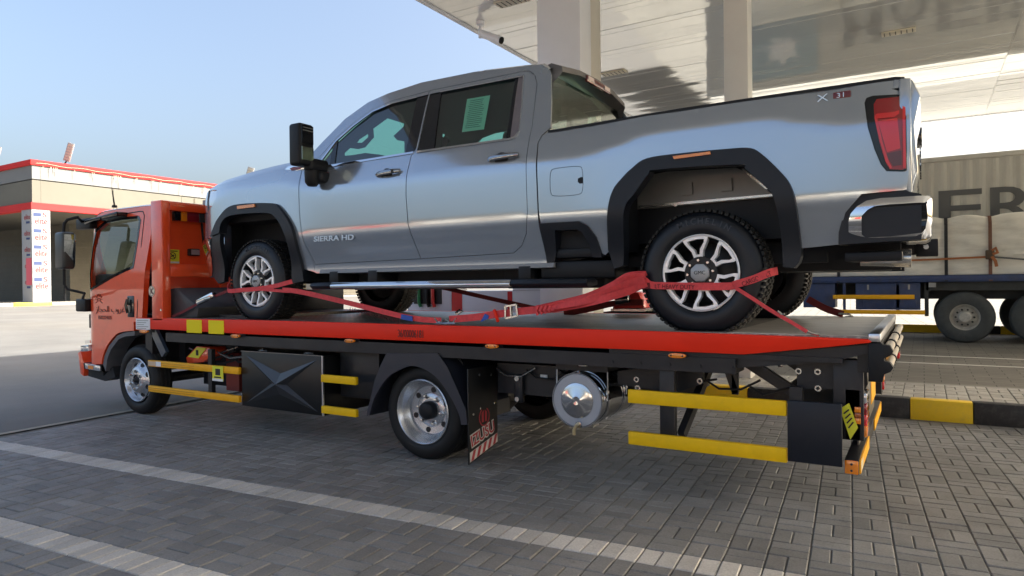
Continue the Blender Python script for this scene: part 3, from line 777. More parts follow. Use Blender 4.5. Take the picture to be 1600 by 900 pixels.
# ------------------------------------------------------------------ pickup truck
YC=5.42
def sst(a,b,t):
    u=max(0.0,min(1.0,(t-a)/(b-a))); return u*u*(3-2*u)
def half_width(x,z):
    w=1.075
    w-=0.085*sst(1.95,1.58,z)
    zs=2.33+0.11*math.exp(-min(50,abs((x+1.2)/0.62)**4))+0.10*math.exp(-min(50,abs((x+5.55)/0.62)**4))
    u=z-zs
    w-=0.32*(0.5*(u+math.sqrt(u*u+0.0012)))
    rb=math.exp(-(((x+1.2)/0.78)**2+((z-1.7)/0.62)**2)**2)+math.exp(-(((x+5.58)/0.74)**2+((z-1.7)/0.62)**2)**2)
    w+=0.02*rb
    if -5.2<x<-2.2 and z>2.53:
        w-=0.12*(z-2.53)+0.12*max(0,z-2.95)**1.5
    if x<-5.85: w-=0.17*min(1.3,(-5.85-x)/0.8)**2.6
    if x>-0.35: w-=0.03*min(1.5,(x+0.35)/0.3)**2
    return w
def near(x, z): return YC - half_width(x, z)
def off(d): return lambda x, z: YC - half_width(x, z) + d
def far(x, z): return YC + half_width(x, z)
ZD = 1.113                                              # top of the tow truck's deck
pk = thing('pickup_truck', 'silver blue crew cab pickup truck strapped on the red tow truck deck', 'pickup truck', (-3.4, YC, ZD))
FR_TOP = curve([(-6.128,2.109),(-5.937,2.229),(-5.716,2.254),(-5.312,2.233),(-5.196,2.199),(-5.060,2.066),(-4.981,1.931),(-4.970,1.748),(-4.960,1.599)])
fender = [(-6.528,2.451),(-6.459,2.242),(-6.491,1.948),(-6.249,1.953)] + FR_TOP + [(-4.837,1.570),(-4.831,1.635),(-4.898,1.854),(-4.936,2.095),(-4.949,2.301),(-4.957,2.510),(-4.960,2.567),(-5.129,2.564),(-5.400,2.546),(-5.764,2.503),(-6.163,2.497),(-6.406,2.484)]
headlight = [(-6.477,2.465),(-6.230,2.446),(-6.191,2.357),(-6.284,2.273),(-6.386,2.229),(-6.427,2.341)]
def both(name, poly, mat, holes=(), **k):
    a = panel(name, poly, mat, pk, near, holes, side=-1, **k); panel(name, poly, mat, pk, far, holes, side=1, **k); return a
both('fender', fender, PAINT, [headlight])
hl = panel('headlight', inset(headlight, .004), CLEAR, pk, off(.012), side=-1, step=.04)
panel('headlight', inset(headlight, .004), CLEAR, pk, lambda x, z: far(x, z)-.012, side=1, step=.05)
FL_IN = curve([(-6.067,1.985),(-6.019,2.096),(-5.851,2.152),(-5.363,2.143),(-5.221,2.094),(-5.113,1.965),(-5.071,1.826),(-5.095,1.564),(-5.083,1.468)])
flare = [(-6.257,1.960)] + FR_TOP + [(-4.938,1.485)] + FL_IN[::-1]
panel('wheel_arch_flare', flare, GRAIN, pk, off(-.035), side=-1, flange=.09, step=.045)
panel('wheel_arch_flare', flare, GRAIN, pk, lambda x, z: far(x, z)+.035, side=1, flange=.09, step=.06)
panel('bumper_side', [(-6.249,1.953),(-6.066,1.982),(-6.101,1.757),(-6.140,1.496),(-6.269,1.478),(-6.429,1.561)], GRAIN, pk, off(-.02), side=-1, flange=.05, step=.05)
panel('front_bumper', [(-6.480,1.933),(-6.250,1.936),(-6.429,1.561),(-6.518,1.542),(-6.625,1.710)], CHROME, pk, off(-.03), side=-1, flange=.05, step=.04)
m = MB().box(-6.74, -6.45, YC-.72, YC+.72, 1.62, 2.02); m.build('front_bumper', CHROME, pk, bevel=.05)
MB().box(-6.72, -6.4, YC-.70, YC+.70, 2.04, 2.46).build('grille', GLOSSBLACK, pk, bevel=.04)
panel('side_marker', [(-5.759,2.235),(-5.499,2.236),(-5.493,2.207),(-5.753,2.204)], AMBER, pk, off(-.048), side=-1, flange=.02, step=.03)
# bonnet
m = MB(); top = [(-6.704,2.479),(-6.524,2.540),(-6.306,2.576),(-5.890,2.632),(-5.594,2.658),(-5.386,2.672),(-5.220,2.677)]; edg = [(-6.511,2.449),(-6.315,2.487),(-6.069,2.500),(-5.626,2.522),(-5.310,2.550),(-5.129,2.564),(-4.960,2.567)]
secs = []
for (xt, ztp_), (xe_, ze) in zip(top, edg):
    w = half_width(xe_, ze)-.012
    row = [(xe_, YC-w, ze-.01), (xe_*.6+xt*.4, YC-w+.06, ze*.4+ztp_*.6), (xt, YC-.78, ztp_), (xt, YC-.4, ztp_+.025), (xt, YC, ztp_+.03)]
    row += [(x, 2*YC-y, z) for x, y, z in row[-2::-1]]; secs.append(row)
k = len(secs[0])
m.add([p for r_ in secs for p in r_], [(i*k+j, (i+1)*k+j, (i+1)*k+j+1, i*k+j+1) for i in range(len(secs)-1) for j in range(k-1)], True)
m.build('bonnet', PAINT, pk, sharp=50)
bd = MB().prism([(-5.217,2.534),(-5.136,2.581),(-4.987,2.577),(-4.902,2.548),(-4.928,2.524),(-5.084,2.518)], near(-5.2, 2.6)-.012, near(-5.2, 2.6)+.03).build('fender_badge', CHROME, pk, bevel=.004)
MB().prism([(-5.110,2.554),(-5.057,2.564),(-4.945,2.549),(-4.979,2.532),(-5.084,2.530)], near(-5.2, 2.6)-.016, near(-5.2, 2.6)-.0122).build('badge_inlay', pm('badge_inlay', (.22, .04, .06), .3), bd)

# cab side with the door openings
DOORLOW = [(-3.570,1.654)]
front_door = [(-4.817,1.639),(-4.890,1.854),(-4.926,2.095),(-4.939,2.301),(-4.949,2.509),(-4.875,2.572),(-4.839,2.619),(-4.782,2.635),(-4.645,2.808),(-4.487,2.934),(-4.293,3.054),(-4.076,3.103),(-3.803,3.120),(-3.664,3.130),(-3.617,2.576),(-3.647,2.518),(-3.656,2.352),(-3.659,2.174),(-3.639,1.938),(-3.570,1.654)]
rear_door = [(-3.664,3.130),(-3.464,3.131),(-3.199,3.132),(-2.946,3.134),(-2.717,3.136),(-2.655,3.124),(-2.595,3.077),(-2.552,2.989),(-2.533,2.826),(-2.511,2.625),(-2.510,2.394),(-2.499,1.959),(-2.524,1.813),(-2.584,1.722),(-2.664,1.671),(-3.570,1.654),(-3.639,1.938),(-3.659,2.174),(-3.656,2.352),(-3.647,2.518),(-3.617,2.576)]
opening = [(-4.817,1.639),(-4.890,1.854),(-4.926,2.095),(-4.939,2.301),(-4.949,2.509),(-4.875,2.572),(-4.839,2.619),(-4.782,2.635),(-4.645,2.808),(-4.487,2.934),(-4.293,3.054),(-4.076,3.103),(-3.803,3.120),(-3.664,3.130),(-3.464,3.131),(-3.199,3.132),(-2.946,3.134),(-2.717,3.136),(-2.655,3.124),(-2.595,3.077),(-2.552,2.989),(-2.533,2.826),(-2.511,2.625),(-2.510,2.394),(-2.499,1.959),(-2.524,1.813),(-2.584,1.722),(-2.664,1.671),(-3.570,1.654)]
cab_side = [(-4.835,1.567),(-4.828,1.635),(-4.896,1.854),(-4.932,2.095),(-4.945,2.301),(-4.953,2.510),(-4.952,2.566),(-4.880,2.707),(-4.811,2.790),(-4.614,2.999),(-4.386,3.136),(-4.169,3.191),(-3.800,3.236),(-3.233,3.231),(-2.695,3.182),(-2.562,3.165),(-2.477,3.106),(-2.447,3.054),(-2.389,2.802),(-2.348,2.591),(-2.393,2.551),(-2.409,2.537),(-2.435,2.480),(-2.429,2.395),(-2.414,1.972),(-2.410,1.860),(-2.387,1.589),(-2.347,1.571),(-3.299,1.564),(-4.801,1.557)]
both('cab_side', cab_side, PAINT, [inset(opening, -.001)])
G1 = [(-4.733,2.542),(-4.755,2.591),(-4.632,2.776),(-4.475,2.903),(-4.279,3.022),(-4.063,3.071),(-3.789,3.085),(-3.656,3.091),(-3.621,2.582),(-3.625,2.554)]
G2 = [(-3.646,3.092),(-3.532,3.094),(-3.185,3.092),(-2.757,3.088),(-2.704,3.091),(-2.655,2.846),(-2.621,2.593),(-2.648,2.551),(-2.709,2.546),(-3.597,2.552),(-3.601,2.583)]
fd = both('front_door', inset(front_door, .0035), PAINT, [G1]); rd = both('rear_door', inset(rear_door, .0035), PAINT, [G2])
def mirrored(name, poly, mat, d, parents=(None, None), **k):
    panel(name, poly, mat, parents[0] or pk, off(d), side=-1, **k); panel(name, poly, mat, pk, lambda x, z: far(x, z)-d, side=1, **k)
def glazing(poly, par, nm='window_glass', mt=None):
    panel(nm, poly, mt or TINT, par, off(.016), side=-1, flange=0.0005, step=.08); panel(nm, poly, mt or TINT, pk, lambda x, z: far(x, z)-.016, side=1, flange=0.0005, step=.1)
glazing([(-4.727,2.547),(-4.743,2.584),(-4.662,2.714),(-4.629,2.546)], fd)
glazing([(-4.562,2.542),(-4.613,2.772),(-4.472,2.896),(-4.276,3.015),(-4.060,3.064),(-3.786,3.079),(-3.719,2.557)], fd)
panel('window_divider', [(-4.619,2.542),(-4.659,2.726),(-4.621,2.779),(-4.558,2.542)], GLOSSBLACK, fd, off(.008), step=.05)
panel('pillar_trim', [(-3.728,2.552),(-3.789,3.085),(-3.659,3.088),(-3.619,2.556)], GLOSSBLACK, fd, off(.009), step=.08)
panel('pillar_trim', [(-3.595,2.556),(-3.645,3.089),(-3.527,3.090),(-3.427,2.555)], GLOSSBLACK, rd, off(.009), step=.08)
glazing([(-3.420,2.555),(-3.524,3.089),(-2.755,3.084),(-2.704,2.561)], rd)
panel('pillar_trim', [(-2.702,2.564),(-2.759,3.086),(-2.703,3.088),(-2.658,2.847),(-2.624,2.593),(-2.654,2.555)], pm('grey_pillar_trim', (.16, .14, .15), .35, coat=.4), rd, off(.007), step=.06)
panel('window_seal', [(-2.727,2.559),(-2.779,3.085),(-2.752,3.085),(-2.693,2.561)], GLOSSBLACK, rd, off(.005), step=.08)
panel('belt_trim', [(-4.727,2.516),(-4.732,2.537),(-3.630,2.554),(-3.628,2.536)], CHROME, fd, off(-.006), step=.08, flange=.02)
panel('belt_trim', [(-3.595,2.537),(-3.597,2.554),(-2.705,2.551),(-2.652,2.558),(-2.621,2.603),(-2.608,2.596),(-2.634,2.544),(-2.694,2.534)], CHROME, rd, off(-.006), step=.08, flange=.02)
panel('window_trim', [(-4.758,2.590),(-4.638,2.781),(-4.481,2.909),(-4.286,3.029),(-4.068,3.077),(-3.791,3.091),(-3.787,3.081),(-4.061,3.068),(-4.278,3.019),(-4.472,2.900),(-4.629,2.774),(-4.740,2.586)], CHROME, fd, off(-.003), step=.08)
panel('window_trim', [(-3.534,3.098),(-3.187,3.097),(-2.758,3.093),(-2.699,3.094),(-2.649,2.845),(-2.615,2.592),(-2.622,2.593),(-2.658,2.847),(-2.706,3.086),(-2.755,3.084),(-3.184,3.087),(-3.530,3.089)], CHROME, rd, off(-.003), step=.08)
teal = [(-4.143,2.953),(-3.905,2.864),(-3.902,2.836),(-3.990,2.757),(-3.932,2.710),(-3.840,2.686),(-3.792,2.554),(-3.936,2.547),(-4.086,2.591),(-4.275,2.629),(-4.439,2.627),(-4.541,2.633),(-4.554,2.663),(-4.505,2.707),(-4.391,2.683),(-4.311,2.689),(-4.239,2.779),(-4.283,2.870)]
grab = [(-4.325,2.828),(-4.302,2.787),(-4.359,2.739),(-4.434,2.748),(-4.420,2.781)]
WIN1 = [(-4.739,2.490),(-4.786,2.607),(-4.660,2.803),(-4.496,2.935),(-4.305,3.062),(-4.091,3.118),(-3.780,3.135),(-3.627,2.500)]
panel('dark_cabin_sheet', WIN1, DARKIN, fd, off(.07), [teal, grab], step=.06, flange=.012)  # dark sheet for pillar trim and dim cabin, cut around the see-through shapes
arc_ = [(-3.050,2.575),(-3.011,2.611),(-2.897,2.636),(-2.773,2.638),(-2.735,2.614),(-2.725,2.575)]
sm1 = [(-3.443,2.706),(-3.409,2.693),(-3.411,2.659),(-3.367,2.667),(-3.330,2.622),(-3.395,2.557),(-3.422,2.612)]
panel('dark_cabin_sheet', [(-3.558,2.498),(-3.655,3.125),(-3.463,3.128),(-2.675,3.134),(-2.544,2.484)], DARKIN, rd, off(.075), [arc_, sm1], step=.06, flange=.012)  # added dark sheet stands in for the shaded cabin behind this glass
# dark cab shell behind the panel gaps, floor, seats
inner = inset(cab_side, .02)
MB().box(-4.95, -2.46, YC-.96, YC+.96, 1.60, 1.72).build('cab_floor', DARKIN, pk)
for s in (-1, 1):
    f = (lambda s: lambda x, z: YC+s*(half_width(x, z)-.05))(s)
    panel('door_gap_backing', [(-4.788,1.575),(-4.847,1.852),(-4.881,2.095),(-4.899,2.297),(-4.908,2.493),(-4.716,2.494),(-3.610,2.515),(-2.662,2.514),(-2.497,2.529),(-2.453,2.398),(-2.441,1.974),(-2.438,1.862),(-2.421,1.604)], DARKIN, pk, f, side=s, flange=.02, step=.12)  # dark backing sheet that makes the panel gaps look shaded
MB().box(-5.05, -4.62, YC-.9, YC+.9, 2.25, 2.545).build('dashboard', DARKIN, pk, bevel=.05)
sw = MB(); cst = Vector((-4.42, YC-.42, 2.52)); ring = []
for i in range(25):
    a = 2*math.pi*i/24; ring.append(cst+Vector((-.10*math.sin(a)*.6, .19*math.cos(a), .19*math.sin(a)*.85)))
sw.tube(ring, .016, 8, cap=False); sw.bar(cst+Vector((0, -.18, 0)), cst+Vector((0, .18, 0)), .03, .05); sw.build('steering_wheel', BLACK, pk)
def seat(x, y, w=.54):
    t = MB().box(x-.30, x+.28, y-w/2, y+w/2, 1.72, 2.05).build('seat', SEAT, pk, bevel=.06)
    m = MB(); M = Matrix.Rotation(R(-14), 3, 'Y'); m.obox((x+.30, y, 2.38), .075, w/2, .36, Matrix.Rotation(R(14), 3, 'Y')); m.build('seat_back', SEAT, pk, bevel=.05)
    MB().obox((x+.42, y, 2.86), .05, .14, .10, Matrix.Rotation(R(10), 3, 'Y')).build('headrest', SEAT, pk, bevel=.045)
for y in (YC-.42, YC+.42): seat(-3.95, y)
for y in (YC-.52, YC, YC+.52): seat(-3.02, y, .48)
text('print', 'AIR', .06, face_px(-2.515, YC-.60, 2.80), INK, pk, .001)
# paper sheet taped inside the rear door glass
ppl = [(-3.233,2.980),(-3.003,2.976),(-2.979,2.670),(-3.195,2.675)]
pp = panel('window_sticker', ppl, PAPER, rd, off(.028), step=.1, flange=.001)
pa = [Vector((p[0], off(.0265)(*p), p[1])) for p in ppl]
rr = random.Random(5)
m = MB()
for i in range(15):
    v = .07+.058*i; a = .12+.05*rr.random(); e = .86-.15*rr.random()
    def P(u, v): 
        t = pa[0].lerp(pa[1], u); b = pa[3].lerp(pa[2], u); q = t.lerp(b, v); q.y -= .0012; return q
    m.add([P(a, v), P(e, v), P(e, v+.02), P(a, v+.02)], [(0, 3, 2, 1)])
m.build('printed_line', pm('faded_print', (.08, .22, .22), .7), pp)
# roof and windscreen
rp_ = [(-4.952,2.566),(-4.880,2.707),(-4.811,2.790),(-4.614,2.999),(-4.386,3.136),(-4.169,3.191),(-3.800,3.236),(-3.233,3.231),(-2.695,3.182),(-2.562,3.165),(-2.477,3.106)]
secs = []
for x, z in rp_:
    w = half_width(x, z)
    cr = .055*sst(2.75, 3.1, z)
    row = [(x+.0, YC-w, z), (x, YC-w+.05, z+.022), (x-.02, YC-w+.22, z+.03+cr*.5), (x-.03, YC-.3, z+.035+cr), (x-.03, YC, z+.04+cr)]
    row += [(a, 2*YC-b_, c_) for a, b_, c_ in row[-2::-1]]; secs.append(row)
k = len(secs[0])
m = MB(); i0 = 4
ss = secs[i0:]
m.add([p for r_ in ss for p in r_], [(i*k+j, (i+1)*k+j, (i+1)*k+j+1, i*k+j+1) for i in range(len(ss)-1) for j in range(k-1)], True)
m.build('roof', PAINT, pk, sharp=40)
m = MB(); ss = secs[:i0+1]
m.add([p for r_ in ss for p in r_[1:-1]], [(i*(k-2)+j, (i+1)*(k-2)+j, (i+1)*(k-2)+j+1, i*(k-2)+j+1) for i in range(len(ss)-1) for j in range(k-3)], True)
m.build('windscreen', TINT, pk, sharp=60)
# rear of the cab: spoiler, brake lamp, rear window
XB = -2.493
m = MB(); cs = [(-2.62, 3.175), (-2.50, 3.205), (-2.405, 3.165), (-2.40, 3.12), (-2.50, 3.095), (-2.62, 3.10)]
W = .70
rows = []
for s, dz, dx in ((-1.0, -.10, -.06), (-.93, -.02, -.01), (-.5, .025, 0), (0, .04, 0), (.5, .025, 0), (.93, -.02, -.01), (1.0, -.10, -.06)):
    rows.append([(x+dx, YC+s*W, z+dz) for x, z in cs])
k = len(cs); m.add([p for r_ in rows for p in r_], [(i*k+j, (i+1)*k+j, (i+1)*k+(j+1) % k, i*k+(j+1) % k) for i in range(len(rows)-1) for j in range(k)], True)
m.f += [tuple(range(k)), tuple(reversed([(len(rows)-1)*k+j for j in range(k)]))]; m.sm += [False]*2
m.build('roof_spoiler', pm('dark_paint', (.13, .125, .13), .35, .4, coat=.8), pk, sharp=40)
bl = MB().box(-2.41, -2.385, YC-.24, YC+.24, 3.125, 3.18).build('brake_lamp', pm('brown_red_lens', (.12, .02, .02), .15, coat=.5), pk, bevel=.006)
for s in (-1, 1): MB().box(-2.384, -2.381, YC+s*.17-.055, YC+s*.17+.055, 3.14, 3.175).build('cargo_lamp', pm('pale_lens', (.75, .62, .58), .2), bl)
rear = [(YC-.70, 3.09), (YC+.70, 3.09), (YC+.80, 2.58), (YC-.80, 2.58)]
MB().prism([(YC-.695, 3.085), (YC+.695, 3.085), (YC+.765, 2.62), (YC-.765, 2.62)], XB, XB+.004, 'X').build('rear_window', TINT2, pk)
m = MB(); fr = [(YC-.76, 3.12), (YC-.70, 3.085), (YC-.77, 2.60), (YC-.86, 2.56)]
m.prism(fr, XB-.06, XB+.015, 'X'); m.prism([(2*YC-y, z) for y, z in fr], XB-.06, XB+.015, 'X'); m.build('rear_pillar', PAINT, pk, bevel=.01)
m = MB().prism([(YC-.71, 3.08), (YC-.66, 3.08), (YC-.74, 2.62), (YC-.775, 2.62)], XB+.0045, XB+.008, 'X'); m.build('window_seal', GLOSSBLACK, pk)
MB().box(XB-.07, XB+.01, YC-.97, YC+.97, 1.62, 2.60).build('cab_back', PAINT, pk, bevel=.015)
# load bed
RF_OUT = curve([(-1.871,1.664),(-1.839,1.943),(-1.801,2.067),(-1.735,2.142),(-1.666,2.200),(-1.554,2.258),(-1.293,2.265),(-1.034,2.260),(-0.911,2.252),(-0.843,2.217),(-0.738,2.103),(-0.676,2.014),(-0.645,1.903),(-0.630,1.702),(-0.626,1.631)])
lamp = [(-0.282,2.452),(-0.273,2.482),(-0.239,2.491),(-0.087,2.479),(-0.072,2.466),(-0.071,2.043),(-0.082,2.035),(-0.173,2.045),(-0.200,2.085),(-0.231,2.172),(-0.265,2.306)]
fuel = rounded([(-2.310,2.253),(-2.273,2.270),(-2.074,2.269),(-2.044,2.245),(-2.042,2.083),(-2.075,2.058),(-2.275,2.062),(-2.311,2.086)], 2)
bed = [(-2.418,2.394),(-2.427,2.479),(-2.402,2.531),(-2.362,2.555),(-1.369,2.564),(-0.809,2.567),(-0.319,2.574),(-0.132,2.578),(-0.090,2.573),(-0.067,2.557),(-0.059,2.523),(-0.065,2.028),(-0.075,1.936),(-0.087,1.934),(-0.298,1.926),(-0.383,1.827),(-0.418,1.713),(-0.422,1.646),(-0.626,1.631)] + RF_OUT[::-1] + [(-1.911,1.632),(-1.939,1.647),(-1.963,1.757),(-2.015,1.839),(-2.081,1.876),(-2.393,1.878),(-2.403,1.972)]
both('bed_side', bed, PAINT, [lamp, fuel])
fdr = panel('fuel_door', inset(fuel, .004), PAINT, pk, off(.001), step=.05)
panel('fuel_door_finger_pull', [(-2.084,2.177),(-2.059,2.186),(-2.044,2.182),(-2.044,2.141),(-2.070,2.139),(-2.085,2.154)], BLACK, fdr, off(-.001), step=.03, flange=.004)
panel('fuel_door_backing', fuel, DARKIN, pk, off(.03), step=.1, flange=.01)
# slim dark cap along the bed rails
for s in (-1, 1):
    pts = [(x, YC+s*(half_width(x, z)-.03), z+.003) for x, z in [(-2.356,2.554),(-1.879,2.561),(-1.369,2.564),(-0.809,2.567),(-0.319,2.574),(-0.132,2.578),(-0.087,2.571)]]
    MB().ribbon(pts, .075, (0, 1, 0), .016).build('bed_rail_cap', BLACK, pk)
rr_ = [(-1.812,1.644),(-1.772,1.939),(-1.739,2.040),(-1.611,2.171),(-1.521,2.207),(-1.272,2.217),(-1.007,2.209),(-0.953,2.205),(-0.884,2.172),(-0.773,2.052),(-0.723,1.966),(-0.694,1.835),(-0.681,1.691),(-0.682,1.516)]
FLI = curve([(-1.763,1.554),(-1.751,1.677),(-1.716,1.935),(-1.651,2.024),(-1.545,2.152),(-1.490,2.175),(-0.978,2.156),(-0.924,2.121),(-0.804,1.997),(-0.766,1.939),(-0.743,1.829),(-0.733,1.679),(-0.729,1.519)])
flr = [(-1.831,1.534)] + RF_OUT[:-1] + [(-0.627,1.585),(-0.638,1.546),(-0.667,1.512)] + FLI[::-1]
fl = panel('wheel_arch_flare', flr, GRAIN, pk, off(-.04), side=-1, flange=.10, step=.05)
panel('wheel_arch_flare', flr, GRAIN, pk, lambda x, z: far(x, z)+.04, side=1, flange=.10, step=.07)
panel('side_marker', [(-1.378,2.249),(-1.137,2.253),(-1.135,2.235),(-1.369,2.229)], AMBER, pk, off(-.052), side=-1, flange=.02, step=.03)
# black side step let into the bed ahead of the rear wheel
panel('bed_step_surround', [(-2.401,1.876),(-2.081,1.875),(-2.015,1.839),(-1.963,1.757),(-1.937,1.644),(-1.937,1.617),(-2.007,1.619),(-2.025,1.715),(-2.067,1.797),(-2.104,1.819),(-2.280,1.821),(-2.298,1.661),(-2.314,1.601),(-2.381,1.588)], GRAIN, pk, off(-.012), step=.05, flange=.10)
MB().box(-2.31, -1.92, near(-2.1, 1.75)+.03, near(-2.1, 1.75)+.30, 1.62, 1.69).build('bed_step', BLACK, pk, bevel=.015)
panel('bed_step_back', [(-2.288,1.836),(-2.081,1.834),(-1.985,1.637),(-2.314,1.591)], GRAIN, pk, off(.11), step=.1)
# inner bed box, seen through the wheel arch
wi = panel('inner_bed_panel', [(-1.881,2.007),(-1.779,2.122),(-1.671,2.225),(-1.575,2.234),(-1.089,2.214),(-0.997,2.161),(-0.863,2.018),(-0.855,1.994),(-1.856,1.974)], GREYIN, pk, flat(4.76), step=.12, flange=.02)
for c in ((1064, 1082), (1128, 1144)):
    panel('pad', {1064: [(-1.466,2.139),(-1.388,2.139),(-1.385,2.053),(-1.463,2.050)], 1128: [(-1.184,2.143),(-1.115,2.143),(-1.112,2.058),(-1.185,2.057)]}[c[0]], GREYIN, wi, flat(4.735), step=.1, flange=.02)
panel('bright_flange', [(-1.781,2.000),(-0.854,2.013),(-0.850,1.998),(-1.485,1.986),(-1.508,1.974),(-1.531,1.987),(-1.782,1.979)], STEEL, wi, flat(4.735), step=.2, flange=.01)
panel('bright_flange', [(-1.050,2.195),(-1.033,2.198),(-0.866,2.044),(-0.894,2.048)], STEEL, wi, flat(4.73), step=.2, flange=.01)
MB().box(-2.38, -.10, YC-.64, YC+.64, 1.72, 2.50).build('bed_box', BLACK, pk)
for s in (-1, 1):
    MB().box(-2.38, -.10, *sorted((YC+s*.645, YC+s*1.0)), 2.36, 2.52).build('bed_rail', BLACK, pk)
    MB().box(-2.38, -1.80, *sorted((YC+s*.645, YC+s*.95)), 1.66, 2.355).build('bed_front_corner', DARKIN, pk)
    MB().box(-.62, -.12, *sorted((YC+s*.645, YC+s*.95)), 1.70, 2.355).build('bed_rear_corner', DARKIN, pk)
    MB().box(-6.3, -5.0, *sorted((YC+s*.60, YC+s*.66)), 1.55, 2.45).build('wheel_liner', DARKIN, pk)
    MB().box(-6.35, -4.98, *sorted((YC+s*.661, YC+s*.95)), 2.10, 2.42).build('wheel_liner', DARKIN, pk)
    MB().box(-5.12, -4.97, *sorted((YC+s*.661, YC+s*.96)), 1.50, 2.099).build('wheel_liner', DARKIN, pk)
    MB().box(-6.42, -6.30, *sorted((YC+s*.60, YC+s*.80)), 1.55, 2.099).build('wheel_liner', DARKIN, pk)
MB().box(-6.3, -4.96, YC-.58, YC+.58, 1.55, 2.40).build('engine_bay', DARKIN, pk)
# tail: tailgate, lamps
TGX = -.055
MB().prism([(-.14, 1.94), (TGX, 1.94), (TGX+.035, 2.05), (TGX+.02, 2.30), (TGX+.05, 2.46), (TGX+.01, 2.56), (-.14, 2.575)], YC-1.0, YC+1.0).build('tailgate', PAINT, pk, bevel=.012)
MB().box(TGX+.02, TGX+.055, YC-.16, YC+.16, 2.36, 2.45).build('tailgate_handle', GLOSSBLACK, pk, bevel=.01)
MB().prism([(-.11, 1.90), (-.05, 1.90), (-.05, 2.56), (-.11, 2.565)], YC-1.036, YC-1.002).build('tail_corner', PAINT, pk, bevel=.012)
text('tailgate_letter', 'SIERRA', .2, face_px(TGX+.045, YC-.6, 2.12), CHROME, pk, .004)
tl = panel('tail_lamp', inset(lamp, .003), GLOSSBLACK, pk, off(.004), side=-1, flange=.03, step=.04)
panel('tail_lamp', inset(lamp, .003), REDLENS, pk, lambda x, z: far(x, z)-.004, side=1, flange=.03, step=.05)
panel('red_lens', [(-0.235,2.437),(-0.220,2.466),(-0.090,2.466),(-0.078,2.455),(-0.077,2.054),(-0.095,2.047),(-0.157,2.055),(-0.179,2.102),(-0.207,2.213),(-0.231,2.355)], REDLENS, tl, off(-.004), step=.04, flange=.01)
panel('light_guide', [(-0.231,2.355),(-0.215,2.345),(-0.191,2.211),(-0.163,2.108),(-0.145,2.063),(-0.154,2.056),(-0.176,2.098),(-0.203,2.212)], REDLENS2, tl, off(-.009), step=.05, flange=.006)
panel('light_guide', [(-0.231,2.362),(-0.225,2.346),(-0.131,2.346),(-0.109,2.363),(-0.109,2.384),(-0.131,2.377),(-0.219,2.376)], REDLENS2, tl, off(-.009), step=.05, flange=.006)
panel('light_guide', [(-0.093,2.457),(-0.079,2.455),(-0.078,2.058),(-0.092,2.055)], REDLENS2, tl, off(-.009), step=.05, flange=.006)
panel('inner_lens', [(-0.212,2.330),(-0.118,2.341),(-0.104,2.167),(-0.169,2.151)], REDLENS2, tl, off(-.0065), step=.06, flange=.004)
panel('dark_lens', [(-0.182,2.142),(-0.098,2.156),(-0.098,2.074),(-0.139,2.070)], pm('dark_red_lens', (.10, .006, .008), .08, coat=1.), tl, off(-.0065), step=.06, flange=.004)
# rear bumper
YB = 4.375
bp_ = panel('rear_bumper', [(-0.423,1.642),(-0.421,1.715),(-0.391,1.833),(-0.304,1.936),(-0.087,1.939),(-0.066,1.925),(-0.005,1.906),(-0.007,1.656),(-0.356,1.645)], GRAIN, pk, flat(YB), flange=.14, step=.1)
ring_o = [(-0.367,1.774),(-0.356,1.818),(-0.320,1.860),(-0.274,1.888),(-0.206,1.897),(0.031,1.896),(0.043,1.880),(0.044,1.754),(0.033,1.695),(0.012,1.659),(-0.129,1.655),(-0.354,1.659),(-0.369,1.686)]
ring_i = [(-0.299,1.800),(-0.268,1.834),(-0.232,1.853),(-0.159,1.857),(0.019,1.857),(0.023,1.773),(0.012,1.714),(-0.003,1.692),(-0.160,1.678),(-0.282,1.678),(-0.301,1.697)]
panel('bumper_chrome', ring_o, CHROME, bp_, lambda x, z: YB-.035+.05*max(0, (x+.03)/.07)**2+2.2*(z-1.80)**2+.8*max(0,-.22-x)**2, [ring_i], flange=.07, step=.04, side=-1)
panel('bumper_recess', inset(ring_i, -.004), GLOSSBLACK, bp_, lambda x, z: YB-.008+.04*math.sin(max(0, min(1, (1.86-z)/.2))*math.pi), flange=.02, step=.04)
MB().box(-.12, .045, YB+.05, 2*YC-YB-.05, 1.66, 1.90).build('bumper_bar', CHROME, bp_, bevel=.03)
MB().box(-.13, .05, YB+.3, 2*YC-YB-.3, 1.88, 1.915).build('step_pad', BLACK, bp_, bevel=.008)
# underbody
for s in (-1, 1): MB().box(-6.3, -.12, *sorted((YC+s*.40, YC+s*.50)), 1.50, 1.70).build('frame_rail', DARKIN, pk)
MB().box(-4.9, -2.0, YC-.75, YC+.75, 1.46, 1.60).build('underbody', DARKIN, pk)
MB().box(-2.9, -2.0, YC-.80, YC-.45, 1.40, 1.62).build('fuel_tank', DARKIN, pk, bevel=.04)
MB().box(-2.45, -1.85, YC-.98, YC-.55, 1.47, 1.60).build('step_mount', BLACK, pk, bevel=.02)
MB().tube([(-1.215, YC-.8, 1.515), (-1.215, YC+.8, 1.515)], .06, 10).build('rear_axle', DARKIN, pk)
MB().lathe([(0, -.2), (.14, -.15), (.17, 0), (.14, .15), (0, .2)], 16, (-1.215, YC, 1.5)).build('differential', DARKIN, pk)
MB().tube([(-5.6, YC-.8, 1.515), (-5.6, YC+.8, 1.515)], .05, 10).build('front_axle', DARKIN, pk)
sp = MB().lathe([(.10, -.10), (.36, -.10), (.40, -.06), (.40, .06), (.36, .10), (.10, .10)], 40, (-.55, YC-.02, 1.60), 'Z', closed=True).build('spare_wheel', TYRE, pk)
m = MB()
